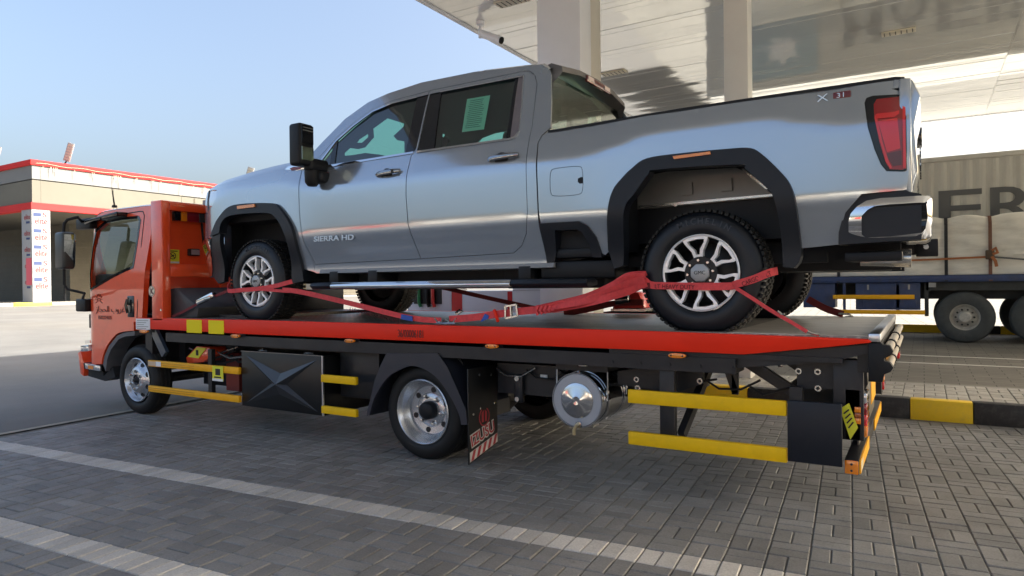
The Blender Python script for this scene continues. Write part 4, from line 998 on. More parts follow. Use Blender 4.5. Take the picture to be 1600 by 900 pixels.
for k in range(40):
    a = 2*math.pi*k/40
    m.obox((-.55+.405*math.cos(a), YC-.02+.405*math.sin(a), 1.60), .012, .018, .06, Matrix.Rotation(a, 3, 'Z'))
m.build('tread_block', TREAD, sp)
MB().box(-.40, -.10, 4.47, 6.37, 1.545, 1.60).build('rear_crossmember', BLACK, pk, bevel=.01)
ex = MB(); ep = [(-0.324,1.566),(-0.272,1.564),(-0.188,1.565),(-0.059,1.560)]; exy = 4.62
ex.tube([(x, exy, z) for x, z in ep], [.045, .045, .05, .055], 16); ex.build('exhaust_tip', STEEL, pk)
MB().box(-1.9, -.52, YC-.72, YC-.64, 1.55, 1.62).build('exhaust_pipe', DARKIN, pk)
hx = [(-0.180,1.654),(0.006,1.658),(0.088,1.659)]
h0 = hx[0]; h2 = hx[2]
ht = MB().box(h0[0]-.1, h2[0]-.11, YC-.045, YC+.045, h2[1]-.055, h2[1]+.035).build('tow_hitch', BLACK, pk, bevel=.006)
MB().box(h2[0]-.13, h2[0], YC-.06, YC+.06, h2[1]-.068, h2[1]+.048).build('receiver_collar', BLACK, ht, bevel=.006)
MB().tube([(h2[0]-.07, YC-.064, h2[1]-.005), (h2[0]-.07, YC-.058, h2[1]-.005)], .016, 10).build('pin_hole', WHITE, ht)
# running board
rb0 = [(-4.729,1.433),(-4.470,1.442),(-2.612,1.475),(-2.326,1.485)]
ra = rb0[0][0]; rb_ = rb0[3][0]
rb = MB().prism([(4.26, 1.44), (4.28, 1.468), (4.40, 1.475), (4.46, 1.46), (4.46, 1.42), (4.30, 1.405), (4.265, 1.415)], rb0[1][0], rb0[2][0], 'X').build('running_board', CHROME, pk, bevel=.006)
MB().prism([(4.262, 1.438), (4.282, 1.466), (4.40, 1.473), (4.46, 1.458), (4.46, 1.422), (4.30, 1.407)], ra, rb0[1][0]-.002, 'X').build('board_end', GRAIN, rb, bevel=.006)
MB().prism([(4.262, 1.438), (4.282, 1.466), (4.40, 1.473), (4.46, 1.458), (4.46, 1.422), (4.30, 1.407)], rb0[2][0]+.002, rb0[2][0]+.62, 'X').build('board_end', GRAIN, rb, bevel=.006)
for x in (-4.62, -4.15, -2.62): MB().box(x, x+.11, 4.40, 4.8, 1.455, 1.57).build('board_bracket', BLACK, rb, bevel=.01)
MB().prism([(4.40, 1.555), (4.42, 1.59), (4.60, 1.60), (4.60, 1.55)], -4.75, -2.32, 'X').build('sill_trim', pm('grey_sill_trim', (.25, .26, .27), .5), pk)
# door handles
def handle(par, cx, cz, L):
    y = near(cx, cz)
    c = MB(); c.lathe([(0, -.004), (.055, -.004), (.062, .0), (.05, .02), (0, .03)], 20, (cx-.02, y, cz-.005)); h0_ = c.build('handle_cup', BLACK, par)
    m = MB(); n = 12; vs = []; fs = []
    for i in range(n+1):
        t = i/n; x = cx-L/2+L*t; bow = .030*math.sin(min(1, max(0, t*1.05))*math.pi)**.5 if 0 < t < 1 else 0
        hh = .016+.006*math.sin(t*math.pi); zz = cz+.010+.012*t
        vs += [(x, y-.008-bow, zz-hh), (x, y-.018-bow, zz), (x, y-.008-bow, zz+hh), (x, y+.004-bow*.9, zz)]
    for i in range(n):
        for k in range(4): fs.append((i*4+k, i*4+(k+1) % 4, i*4+4+(k+1) % 4, i*4+4+k))
    m.add(vs, fs+[(0, 1, 2, 3), (n*4+3, n*4+2, n*4+1, n*4)], True); m.build('handle', pm('dark_chrome', (.28, .29, .31), .12, 1.0), par, sharp=60)
    return h0_
h1 = [(-3.860,2.373)]; h2_ = [(-2.713,2.382)]
handle(fd, h1[0][0], h1[0][1], .27); handle(rd, h2_[0][0], h2_[0][1], .27)
MB().box(h1[0][0]+.065, h1[0][0]+.085, near(*h1[0])-.045, near(*h1[0])-.0335, h1[0][1]+.008, h1[0][1]+.030).build('keyhole', INK, fd)
# emblems
e = [(-4.751,1.880),(-4.055,1.890)]
text('door_emblem', 'SIERRA HD', .064, face_my(e[0][0], near(*e[0])-.006, e[0][1]-.035, tilt=R(-4), roll=R(.4)), pm('badge_silver', (.50, .51, .53), .3, .8), fd, .004, sx=1.62, bold=.001)
e = [(-0.525,2.521),(-0.452,2.522)]
text('bed_emblem', 'X', .06, face_my(e[0][0]-.01, near(*e[0])-.004, e[0][1]-.025), STEEL, pk, .004, sx=1.5)
e = [(-0.442,2.520)]
eb = MB().box(e[0][0]-.005, e[0][0]+.09, near(*e[0])-.006, near(*e[0])+.02, e[0][1]-.020, e[0][1]+.020).build('bed_emblem', pm('emblem_red', (.13, .015, .02), .3), pk, bevel=.004)
text('lettering', '31', .04, face_my(e[0][0]+.012, near(*e[0])-.0075, e[0][1]-.015), STEEL, eb, .002, sx=1.3)
# towing mirror
mr = MB().box(-4.77, -4.62, 4.08, 4.25, 2.50, 2.87).build('door_mirror', BLACK, pk, bevel=.03, seg=3)
MB().box(-4.619, -4.614, 4.10, 4.23, 2.69, 2.85).build('mirror_glass', GLOSSBLACK, mr); MB().box(-4.619, -4.614, 4.10, 4.23, 2.545, 2.66).build('mirror_glass', pm('convex_mirror', (.55, .58, .5), .15, 1.0), mr)
for z in (2.80, 2.825): MB().box(-4.6138, -4.611, 4.11, 4.22, z, z+.007).build('mirror_trim', GREYIN, mr)
MB().box(-4.72, -4.61, 4.19, 4.42, 2.46, 2.58).build('mirror_arm', BLACK, mr, bevel=.035, seg=3)
MB().lathe([(0, -.09), (.04, -.085), (.065, -.05), (.07, .05), (.05, .08), (0, .09)], 18, (-4.68, 4.27, 2.42), 'Z').build('mirror_foot', BLACK, mr)
MB().box(-4.72, -4.58, 4.28, 4.42, 2.37, 2.47).build('mirror_foot', BLACK, mr, bevel=.03, seg=3)
MB().box(-5.12, -4.95, 2*YC-4.19, 2*YC-3.97, 2.53, 2.93).build('door_mirror', BLACK, pk, bevel=.03); MB().box(-4.94, -4.86, 2*YC-4.40, 2*YC-4.10, 2.45, 2.60).build('mirror_arm', BLACK, pk, bevel=.03)

# ---- pickup wheels (axle along y, outer face towards -y at y=0)
def squash(me, z0=-.379):                           # the loaded tyre flattens where it stands
    for v in me.vertices:
        if v.co.z < z0: v.co.z = z0
tyre_prof = [(.254, .012), (.264, -.002), (.292, -.012), (.345, -.010), (.378, .006), (.398, .028), (.408, .055), (.410, .135), (.408, .215), (.398, .243), (.37, .27), (.30, .285), (.25, .275)]
me_tyre = MB().lathe(tyre_prof, 56).mesh('tyre', sharp=60); me_tyre.materials.append(TYRE); squash(me_tyre)
m = MB()
for k in range(66):
    a = 2*math.pi*k/66
    for row, (y0, y1, rad, sh) in enumerate(((.008, .062, .406, 0), (.072, .128, .413, .5), (.138, .196, .413, 0), (.206, .262, .406, .5))):
        aa = a+sh*2*math.pi/66; M = Matrix.Rotation(-aa, 3, 'Y')
        m.obox(M @ Vector((rad, (y0+y1)/2, 0)), .0075, (y1-y0)/2, .0125, M)
me_tread = m.mesh('tread_block'); me_tread.materials.append(TREAD); squash(me_tread)
me_barrel = MB().lathe([(.243, .012), (.236, .004), (.228, .010), (.222, .05), (.21, .12), (.205, .20), (.06, .16), (0, .16)], 48).mesh('wheel', sharp=50); me_barrel.materials.append(DARKWHEEL)
me_lip = MB().lathe([(.240, .002), (.232, -.004), (.226, .002), (.226, .012)], 56).mesh('rim_lip'); me_lip.materials.append(MACH)
# one looped twin spoke, pointing along +x
lo = [(.085, -.026), (.135, -.036), (.19, -.070), (.214, -.080), (.227, -.045), (.230, 0), (.227, .045), (.214, .080), (.19, .070), (.135, .036), (.085, .026)]
hl_ = [(.115, -.011), (.147, -.018), (.186, -.050), (.205, -.053), (.211, 0), (.205, .053), (.186, .050), (.147, .018), (.115, .011)]
def spoke_mesh(outer, hole, y0, y1, name):
    outer = dense(outer, .03); hole = dense(hole, .03) if hole else None
    pts = list(outer)+(list(hole) if hole else []); n1 = len(outer)
    ed = [(i, (i+1) % n1) for i in range(n1)]+([(n1+i, n1+(i+1) % len(hole)) for i in range(len(hole))] if hole else [])
    v2, _, f2, *_ = delaunay_2d_cdt([Vector(p) for p in pts], ed, [], 0, 1e-6)
    tri = []
    for f in f2:
        c = sum((v2[i] for i in f), Vector((0, 0)))/len(f)
        if inside(c, outer) and not (hole and inside(c, hole)): tri.append(tuple(f))
    n = len(v2); dish = lambda r: (.024*(1-min(1, r/.21))**1.0)
    V = [(v.x, y0+dish(v.length), v.y) for v in v2]+[(v.x, y1, v.y) for v in v2]
    F = [t for t in tri]; cnt = set((t[i], t[(i+1) % 3]) for t in tri for i in range(3))
    F += [(a, b, b+n, a+n) for a, b in cnt if (b, a) not in cnt]
    mm = MB(); mm.add(V, F); return mm.mesh(name, sharp=30)
me_spoke = spoke_mesh(lo, hl_, .002, .055, 'spoke'); me_spoke.materials.append(MACH)
me_back = MB().lathe([(.105, .02), (.10, .012), (.05, .012), (0, .012)], 32).mesh('hub'); me_back.materials.append(DARKWHEEL)
cap = [(.062*math.cos(math.pi/8+math.pi*k/4)*1.05, .062*math.sin(math.pi/8+math.pi*k/4)) for k in range(8)]
me_cap = MB().prism(cap, -.012, .02).mesh('centre_cap', bevel=.006); me_cap.materials.append(pm('cap_silver', (.36, .37, .38), .4, .4))
me_nut = MB().lathe([(0, -.012), (.008, -.012), (.0105, -.006), (.0105, .02)], 8).mesh('lug_nut'); me_nut.materials.append(STEEL)
TLET = pm('tyre_lettering', (.030, .035, .045), .5)
def arc_text(name, body, rad, a0, step, size, parent, c, y=-.013):
    for i, ch in enumerate(body):
        if ch == ' ': continue
        a = R(a0)-step*i
        M = Matrix.Translation((c[0]+rad*math.cos(a), c[1]+y, c[2]+rad*math.sin(a))) @ Matrix.Rotation(-(a-math.pi/2), 4, 'Y') @ Matrix.Rotation(R(90), 4, 'X')
        text(name, ch, size, M, TLET, parent, .0015, align='CENTER', bold=.001)
def pickup_wheel(c, flip=False, spin=8.0, detail=True):
    w = link(me_barrel, 'wheel', None, pk, loc=c)
    if flip: w.rotation_euler = (0, 0, math.pi)
    def sub(me, nm, rot=0.0, l=(0, 0, 0)):
        o = bpy.data.objects.new(nm, me); col.objects.link(o); o.parent = w; o.rotation_euler = (0, rot, 0); o.location = l
        if nm in ('rim_lip', 'spoke', 'hub'): o.scale = (1.055, 1, 1.055)
        return o
    sub(me_tyre, 'tyre'); sub(me_tread, 'tread_block'); sub(me_lip, 'rim_lip'); sub(me_back, 'hub'); sub(me_cap, 'centre_cap')
    for k in range(6): sub(me_spoke, 'spoke', -R(spin+60*k+30))
    for k in range(8):
        a = R(45*k+spin); sub(me_nut, 'lug_nut', 0, (.083*math.cos(a), .004, .083*math.sin(a)))
    if detail:
        M0 = Vector((0, 0, 0))
        for i, ch in enumerate('MICHELIN'):
            a = R(112)-.135*i
            M = Matrix.Translation((.335*math.cos(a), -.0125, .335*math.sin(a))) @ Matrix.Rotation(-(a-math.pi/2), 4, 'Y') @ Matrix.Rotation(R(90), 4, 'X')
            cu = bpy.data.curves.new('tyre_lettering', 'FONT'); cu.body = ch; cu.size = .055; cu.extrude = .001; cu.align_x = 'CENTER'; cu.align_y = 'CENTER'; cu.offset = .0008
            t_ = bpy.data.objects.new('t', cu); col.objects.link(t_); dg = bpy.context.evaluated_depsgraph_get(); me = bpy.data.meshes.new_from_object(t_.evaluated_get(dg))
            bpy.data.objects.remove(t_); me.materials.clear(); me.transform(M); me.materials.append(TLET); sub(me, 'tyre_lettering')
        cu = bpy.data.curves.new('cap_lettering', 'FONT'); cu.body = 'GMC'; cu.size = .034; cu.extrude = .001; cu.align_x = 'CENTER'; cu.align_y = 'CENTER'
        t_ = bpy.data.objects.new('t', cu); col.objects.link(t_); dg = bpy.context.evaluated_depsgraph_get(); me = bpy.data.meshes.new_from_object(t_.evaluated_get(dg))
        bpy.data.objects.remove(t_); me.materials.clear(); me.transform(Matrix.Translation((0, -.0135, 0)) @ Matrix.Rotation(R(90), 4, 'X')); me.materials.append(INK); sub(me, 'cap_lettering')
    return w
PWR = (-1.242, 4.405, 1.494); PWF = (-5.632, 4.405, 1.494)
pickup_wheel(PWR, spin=8); pickup_wheel(PWF, spin=20)
pickup_wheel((-1.242, 2*YC-4.405, 1.494), True, 3, False); pickup_wheel((-5.632, 2*YC-4.405, 1.494), True, 12, False)

# ------------------------------------------------------------------ red tow truck with flatbed deck
tt = thing('tow_truck', 'orange red flatbed tow truck with open deck carrying the silver pickup', 'tow truck', (-4, 5.5, 0))
YN, YF = 4.29, 6.75
# deck
DECK = bpy.data.materials.new('chequer_plate'); DECK.use_nodes = True
N = DECK.node_tree.nodes; L = DECK.node_tree.links; b_ = N['Principled BSDF']
b_.inputs['Metallic'].default_value = .5; b_.inputs['Roughness'].default_value = .42
g_ = N.new('ShaderNodeNewGeometry'); mp = N.new('ShaderNodeMapping'); mp.inputs['Rotation'].default_value = (0, 0, R(45)); mp.inputs['Scale'].default_value = (20, 20, 20)
ck = N.new('ShaderNodeTexVoronoi'); ck.inputs['Randomness'].default_value = 0.0; ck.inputs['Scale'].default_value = 1.0
L.new(g_.outputs['Position'], mp.inputs[0]); L.new(mp.outputs[0], ck.inputs[0])
bp = N.new('ShaderNodeBump'); bp.inputs['Strength'].default_value = .8; bp.inputs['Distance'].default_value = .004; bp.invert = True
L.new(ck.outputs[0], bp.inputs['Height']); L.new(bp.outputs[0], b_.inputs['Normal'])
nz = N.new('ShaderNodeTexNoise'); nz.inputs['Scale'].default_value = 3; nz.inputs['Detail'].default_value = 8; nz.inputs['Roughness'].default_value = .7; L.new(g_.outputs['Position'], nz.inputs[0])
cr = N.new('ShaderNodeValToRGB'); cr.color_ramp.elements[0].position = .35; cr.color_ramp.elements[0].color = (.22, .215, .20, 1); cr.color_ramp.elements[1].position = .7; cr.color_ramp.elements[1].color = (.48, .47, .44, 1)
L.new(nz.outputs[0], cr.inputs[0])
lg = N.new('ShaderNodeMapRange'); lg.inputs[1].default_value = .18; lg.inputs[2].default_value = .42; lg.inputs[3].default_value = 1.5; lg.inputs[4].default_value = .72
L.new(ck.outputs[0], lg.inputs[0]); ms = N.new('ShaderNodeVectorMath'); ms.operation = 'SCALE'; L.new(cr.outputs[0], ms.inputs[0]); L.new(lg.outputs[0], ms.inputs['Scale']); L.new(ms.outputs[0], b_.inputs['Base Color'])
dk = MB().box(-7.2, -.27, YN+.045, YF-.045, 1.085, ZD).build('deck', DECK, tt)
WORN = pm('worn_bare_steel', (.52, .50, .46), .4, .5, var=.45, vscale=6, stretch=(.6, 6, 1))
MB().box(-1.05, -.27, YN+.05, YF-.05, 1.1135, 1.1165).build('worn_plate', WORN, tt)
rail = [(-7.535,1.108),(-5.498,1.117),(-1.614,1.114),(-0.250,1.100),(-0.253,1.082),(-0.453,1.051),(-0.947,0.985),(-1.615,0.986),(-5.501,0.977),(-7.537,0.990)]
MB().prism(rail, YN, YN+.045).build('side_rail', RAILRED, tt, bevel=.006)
MB().prism(rail, YF-.045, YF).build('side_rail', RAILRED, tt, bevel=.006)
MB().box(-7.0, -1.0, YN+.012, YN+.25, .86, .955).build('deck_edge_beam', FRAME, tt); MB().box(-7.0, -1.0, YF-.25, YF-.012, .86, .955).build('deck_edge_beam', FRAME, tt)
for x in [-6.9+.55*k for k in range(12)]:
    MB().box(x, x+.07, YN+.26, YF-.26, .94, 1.084).build('cross_member', FRAME, tt)
for y in (YN+.72, YF-.82): MB().box(-7.2, -1.62, y, y+.10, .80, .938).build('subframe_beam', FRAME, tt)
for y in (YN+.74, YF-.82): MB().box(-8.8, -1.62, y, y+.08, .52, .795).build('chassis_rail', FRAME, tt)
for x0_, x1_ in (([(-6.601,1.033)][0][0], [(-6.345,1.038)][0][0]), ([(-6.233,1.041)][0][0], [(-5.986,1.046)][0][0])):
    MB().box(x0_, x1_, YN-.003, YN-.0005, .968, 1.104).build('reflective_tape', BRIGHTY, tt)
q = [(-7.535,1.101),(-7.264,0.990)]
pl = MB().box(q[0][0], q[1][0], YN-.006, YN-.0008, q[1][1]-.01, q[0][1]).build('data_label', WHITE, tt)
for k in range(5): MB().box(q[0][0]+.02, q[1][0]-.03-.04*(k % 3), YN-.0072, YN-.0062, q[0][1]-.025-.022*k, q[0][1]-.018-.022*k).build('printed_line', POLE, pl)
q = [(-3.718,1.020)]
text('rail_number', '36/00006181', .088, face_my(q[0][0], YN-.002, q[0][1]-.010), INK, tt, .001, sx=.60)
def marker(px0, py0, px1, py1):
    pass
for (a, b2) in ([(-7.435,0.980),(-7.282,0.942)], [(-5.846,0.975),(-5.720,0.938)], [(-4.301,0.977),(-4.188,0.945)], [(-2.835,0.985),(-2.724,0.953)], [(-1.415,0.978),(-1.300,0.946)]):
    mk = MB().prism(rounded([(a[0], a[1]), (b2[0], a[1]), (b2[0], b2[1]), (a[0], b2[1])], 2), 4.26, 4.285).build('side_marker', AMBER, tt, bevel=.004)
    MB().box(a[0], b2[0], 4.3365, 4.35, b2[1]+.005, a[1]+.02).build('marker_bracket', FRAME, tt)
    for x in (a[0]+.02, b2[0]-.02): MB().tube([(x, 4.2595, (a[1]+b2[1])/2), (x, 4.2575, (a[1]+b2[1])/2)], .006, 8).build('screw', INK, mk)

# cab
YCB = 4.36; CFAR = 6.36
def cabn(x, z): return YCB + .10*max(0, z-1.62) + .35*max(0, (-8.55-x)/.4)**2.4
def cabf(x, z): return CFAR - .10*max(0, z-1.62) - .35*max(0, (-8.55-x)/.4)**2.4
CAB = [(-8.633,2.296),(-8.583,2.331),(-8.472,2.363),(-8.232,2.370),(-7.612,2.372),(-7.379,2.364),(-7.395,2.192),(-7.485,1.585),(-7.548,1.079),(-7.676,1.059),(-8.007,1.019),(-8.270,0.915),(-8.419,0.750),(-8.513,0.538),(-8.550,0.513),(-8.799,0.539),(-8.869,0.685),(-8.897,1.151),(-8.907,1.509),(-8.910,1.672),(-8.821,1.914),(-8.718,2.152)]
CWIN = [(-8.582,2.145),(-8.390,2.235),(-8.029,2.252),(-7.698,2.251),(-7.661,2.212),(-7.686,1.953),(-7.725,1.686),(-7.857,1.658),(-8.128,1.588),(-8.731,1.403),(-8.708,1.684),(-8.657,1.955)]
panel('cab_side', CAB, RED, tt, cabn, [CWIN], side=-1, step=.06, flange=.06)
panel('cab_side', CAB, RED, tt, cabf, [CWIN], side=1, step=.08, flange=.06)
panel('cab_window', CWIN, CABGLASS, tt, lambda x, z: cabn(x, z)+.02, side=-1, step=.1, flange=.0005)
panel('cab_window', CWIN, CABGLASS, tt, lambda x, z: cabf(x, z)-.02, side=1, step=.1, flange=.0005)
panel('window_seal', inset(CWIN, -.022), GLOSSBLACK, tt, lambda x, z: cabn(x, z)-.003, [inset(CWIN, .012)], side=-1, step=.08, flange=.01)
roofp = [(-8.692,2.302),(-8.641,2.337),(-8.530,2.369),(-8.288,2.376),(-7.664,2.378),(-7.430,2.370)]
m = MB(); secs = []
for x, z in roofp: secs.append([(x, cabn(x, z)+.002, z), (x, cabn(x, z)+.06, z+.025), (x, 4.9, z+.05), (x, 5.82, z+.05), (x, cabf(x, z)-.06, z+.025), (x, cabf(x, z)-.002, z)])
m.add([p for r_ in secs for p in r_], [(i*6+j, (i+1)*6+j, (i+1)*6+j+1, i*6+j+1) for i in range(len(secs)-1) for j in range(5)], True); m.build('cab_roof', RED, tt, sharp=50)
xb_ = roofp[-1][0]
MB().box(xb_-.03, xb_, YCB+.10, CFAR-.10, 1.05, roofp[-1][1]+.02).build('cab_back', RED, tt)
fx = [(-8.859,1.057),(-8.818,0.389)]
MB().box(fx[0][0]-.02, fx[0][0]+.04, YCB+.3, CFAR-.3, .62, 1.62).build('cab_front', RED, tt, bevel=.02)
m = MB(); wf = [(-8.650,2.211),(-8.897,1.609)]
m.add([(wf[0][0], 4.62, wf[0][1]), (wf[0][0], 6.10, wf[0][1]), (wf[1][0], 6.15, wf[1][1]), (wf[1][0], 4.6, wf[1][1])], [(0, 1, 2, 3)]); m.build('windscreen', CABGLASS, tt)
MB().box(-8.95, -7.75, 4.5, 6.25, .95, 1.12).build('cab_floor', DARKIN, tt)
MB().box(-8.85, -8.55, 4.5, 6.25, 1.12, 1.62).build('dashboard', pm('grey_dash', (.06, .062, .066), .7), tt, bevel=.05)
m = MB(); ring = []; cst = Vector((-8.30, 4.95, 1.70))
for i in range(21):
    a = 2*math.pi*i/20; ring.append(cst+Vector((-.16*math.sin(a), .21*math.cos(a), .12*math.sin(a))))
m.tube(ring, .014, 6, cap=False); m.bar(cst, cst+Vector((-.2, 0, -.25)), .05, .05); m.build('steering_wheel', BLACK, tt)
for y in (4.95, 5.75): MB().box(-7.80, -7.68, y-.24, y+.24, 1.12, 1.62).build('seat', SEAT, tt, bevel=.05)
# door seam, quarter edge, wheel arch ridge
def seam(name, pts, w, mat, f, d=-.0015):
    P = [Vector((x, f(x, z)+d, z)) for x, z in pts]
    return MB().ribbon(P, w, [Vector(((P[min(i+1, len(P)-1)]-P[max(i-1, 0)]).z, 0, -(P[min(i+1, len(P)-1)]-P[max(i-1, 0)]).x)) for i in range(len(P))], .002).build(name, mat, tt)
seam('door_gap', [(-8.561,2.276),(-8.431,2.303),(-8.082,2.311),(-7.671,2.321),(-7.613,2.314),(-7.579,2.268),(-7.590,1.949),(-7.629,1.260),(-7.643,1.092)], .012, INK, cabn)
seam('door_gap', [(-8.799,1.356),(-8.854,1.254),(-8.856,1.017),(-8.819,0.601)], .010, INK, cabn)
wo = curve([(-8.497,0.536),(-8.470,0.633),(-8.400,0.751),(-8.251,0.916),(-8.125,0.983),(-7.988,1.022),(-7.659,1.060)]); wi_ = curve([(-8.349,0.543),(-8.314,0.648),(-8.213,0.776),(-8.032,0.902),(-7.897,0.937),(-7.743,0.952),(-7.661,0.958)])
arch = wo + wi_[::-1]
panel('wheel_arch', arch, RED, tt, flat(YCB-.03), side=-1, flange=.10, step=.05)
wk = [(-8.337,0.540),(-8.300,0.641),(-8.199,0.766),(-8.018,0.892),(-7.884,0.929),(-7.661,0.950),(-7.662,0.903),(-7.858,0.886),(-7.993,0.849),(-8.159,0.723),(-8.245,0.598),(-8.277,0.460)]
panel('arch_lining', wk, pm('grey_arch_edge', (.10, .10, .11), .5), tt, flat(YCB-.02), side=-1, flange=.2, step=.05)
MB().prism([(-8.786,0.537),(-8.409,0.517),(-8.410,0.452),(-8.766,0.463)], YCB-.02, YCB+.2).build('step_panel', BLACK, tt, bevel=.005)
sl = [(-8.704,0.540),(-8.372,0.522),(-8.367,0.458),(-8.698,0.470)]
ol = MB().prism(sl, YCB-.04, YCB-.021).build('corner_lamp', CLEAR, tt, bevel=.004)
MB().prism([(-8.625,0.518),(-8.510,0.513),(-8.511,0.474),(-8.627,0.475)], YCB-.045, YCB-.041).build('amber_insert', AMBER, ol)
MB().prism([(-8.992,0.646),(-8.931,0.672),(-8.859,0.533),(-8.856,0.359),(-8.938,0.386)], YCB+.02, YCB+.5).build('bumper', RED, tt, bevel=.01)
MB().prism([(-8.766,0.455),(-8.432,0.443),(-8.419,0.390),(-8.220,0.516),(-8.168,0.390),(-8.392,0.331),(-8.768,0.369)], YCB+.03, YCB+.18).build('step_panel', DARKIN, tt)
tl_ = MB().prism([(-8.827,0.744),(-8.649,0.762),(-8.629,0.685),(-8.814,0.670)], YCB-.03, YCB+.04).build('turn_lamp', CLEAR, tt, bevel=.006)
MB().prism([(-8.751,0.809),(-8.640,0.817),(-8.634,0.782),(-8.752,0.770)], YCB-.012, YCB+.0).build('badge', CHROME, tt)
hq = [(-7.832,1.355),(-7.694,1.106)]
hd = MB().box(hq[0][0], hq[1][0], YCB-.008, YCB+.02, hq[1][1], hq[0][1]).build('door_handle', GLOSSBLACK, tt, bevel=.012)
MB().tube([(hq[0][0]+.05, YCB-.03, hq[1][1]+.05), (hq[0][0]+.04, YCB-.045, hq[1][1]+.14), (hq[0][0]+.05, YCB-.03, hq[0][1]-.04)], .016, 8).build('grip', GLOSSBLACK, hd)
# lettering on the door
TXT = pm('brown_door_print', (.13, .03, .018), .6)
q = [(-8.528,1.163),(-8.051,1.221),(-8.458,1.095)]
ARAB = '\uFEAF\uFE8E\uFEA0\uFEA4\uFEDF\uFE8D \uFE8F\uFEED\uFEAE\uFECF'
text('door_lettering', ARAB, .098, face_my(q[0][0]+.02, YCB-.004, q[0][1]-.0), TXT, tt, .001, sx=1.25)
text('door_lettering', '0502224635', .062, face_my(q[2][0], YCB-.004, q[2][1]-.02), TXT, tt, .001, sx=.95)
q = [(-8.437,1.317)]; cxs, czs = q[0]
m = MB()
for k in range(7):
    a = math.pi*(k+.5)/7; p = Vector((cxs+.050*math.cos(a), YCB-.004, czs-.02+.050*math.sin(a))); p2 = Vector((cxs+.085*math.cos(a), YCB-.004, czs-.02+.085*math.sin(a)))
    m.bar(p, p2, .006, .002)
for k in range(8):
    a0, a1 = math.pi*k/8, math.pi*(k+1)/8
    m.bar((cxs+.032*math.cos(a0), YCB-.004, czs-.02+.032*math.sin(a0)), (cxs+.032*math.cos(a1), YCB-.004, czs-.02+.032*math.sin(a1)), .006, .002)
m.bar((cxs-.08, YCB-.004, czs-.05), (cxs-.01, YCB-.004, czs-.02), .006, .002); m.bar((cxs+.08, YCB-.004, czs-.05), (cxs+.01, YCB-.004, czs-.02), .006, .002)
m.build('sun_emblem', TXT, tt)
# visor strip, mirrors, aerial
vz = [(-8.664,2.261),(-8.418,2.285),(-7.928,2.326),(-7.929,2.274),(-8.419,2.247),(-8.621,2.212)]
MB().prism(vz, YCB-.06, YCB+.07).build('rain_visor', GLOSSBLACK, tt, bevel=.006)
def cabpt(px): return px
mm = [(-8.755,2.102),(-8.337,1.671)]
g0, g1 = mm[0], mm[1]
mr = MB().box(g0[0]+.10, g1[0]-.12, 3.975, 4.115, g1[1], g0[1]).build('door_mirror', pm('mirror_shell', (.03, .035, .035), .35), tt, bevel=.03, seg=3)
MB().obox((g1[0]-.112, 4.045, (g1[1]+g0[1])/2), .003, .058, (g0[1]-g1[1])/2-.03, Matrix.Rotation(R(-12), 3, 'Z') @ Matrix.Rotation(R(9), 3, 'Y')).build('mirror_glass', pm('mirror', (.5, .55, .58), .02, 1.0), mr)
mx_ = (g0[0]+g1[0])/2-.05
up_ = [(-8.541,2.235),(-8.943,2.223)]; lo_ = [(-8.919,1.445),(-8.815,1.390),(-8.565,1.363)]
MB().tube([(mx_, 4.05, g0[1]-.02), (mx_, 4.06, g0[1]+.10), (mx_+.03, 4.08, g0[1]+.15), (mx_+.12, 4.15, g0[1]+.18), ([(-8.755,2.252)][0][0], 4.34, [(-8.755,2.252)][0][1])], .017, 8).build('mirror_arm', BLACK, tt)
zb_ = [(-8.637,1.437)][0][1]
MB().tube([(mx_, 4.05, g1[1]+.02), (mx_, 4.05, zb_+.06), (mx_+.03, 4.07, zb_), (mx_+.15, 4.2, zb_-.05), ([(-8.771,1.326)][0][0], 4.34, [(-8.771,1.326)][0][1])], .015, 8).build('mirror_arm', BLACK, tt)
for q in ([(-8.860,2.292),(-8.539,2.165)], [(-8.894,1.317),(-8.668,1.162)]):
    MB().box(q[0][0], q[1][0], YCB-.05, YCB+.05, q[1][1], q[0][1]).build('mirror_mount', BLACK, tt, bevel=.02)
fm = MB().box(-8.50, -8.36, 6.50, 6.68, 1.55, 2.05).build('door_mirror', BLACK, tt, bevel=.03)
MB().tube([(-8.43, 6.58, 2.03), (-8.43, 6.57, 2.20), (-8.6, 6.3, 2.28)], .017, 8).build('mirror_arm', BLACK, tt)
an = [(-9.260,2.537),(-9.317,2.786)]
MB().lathe([(.035, 0), (.03, .03), (0, .035)], 10, (an[0][0], 5.0, an[0][1]-.01), 'Z').build('aerial_base', BLACK, tt)
MB().tube([(an[0][0], 5.0, an[0][1]+.0), (an[1][0], 5.0, an[1][1])], [.012, .006], 6).build('aerial', BLACK, tt)

# headboard
HX = -7.03; HZ = 2.39
hb = MB().box(HX-.20, HX, YN, YN+.10, ZD-.03, HZ).build('headboard_post', RED, tt, bevel=.008)
MB().box(HX-.20, HX, YF-.10, YF, ZD-.03, HZ).build('headboard_post', RED, tt, bevel=.008)
MB().box(HX-.20, HX-.002, YN+.102, YF-.102, HZ-.10, HZ-.002).build('headboard_top', RED, tt, bevel=.008)
MB().box(HX-.16, HX-.12, YN+.101, YF-.101, 1.62, HZ-.101).build('headboard_panel', RED, tt)
MB().box(HX-.20, HX-.004, YN+.102, YF-.102, 1.56, 1.70).build('headboard_beam', RED, tt, bevel=.008)
for y in (5.1, 5.95): MB().box(HX-.17, HX-.13, y, y+.06, ZD, 1.558).build('headboard_strut', RED, tt)
MB().box(HX-.10, HX+.02, 4.85, 4.95, HZ-.001, HZ+.06).box(HX-.10, HX+.02, 4.951, 5.9, HZ+.03, HZ+.06).build('light_bar_bracket', POLE, tt)
HP = HX-.119
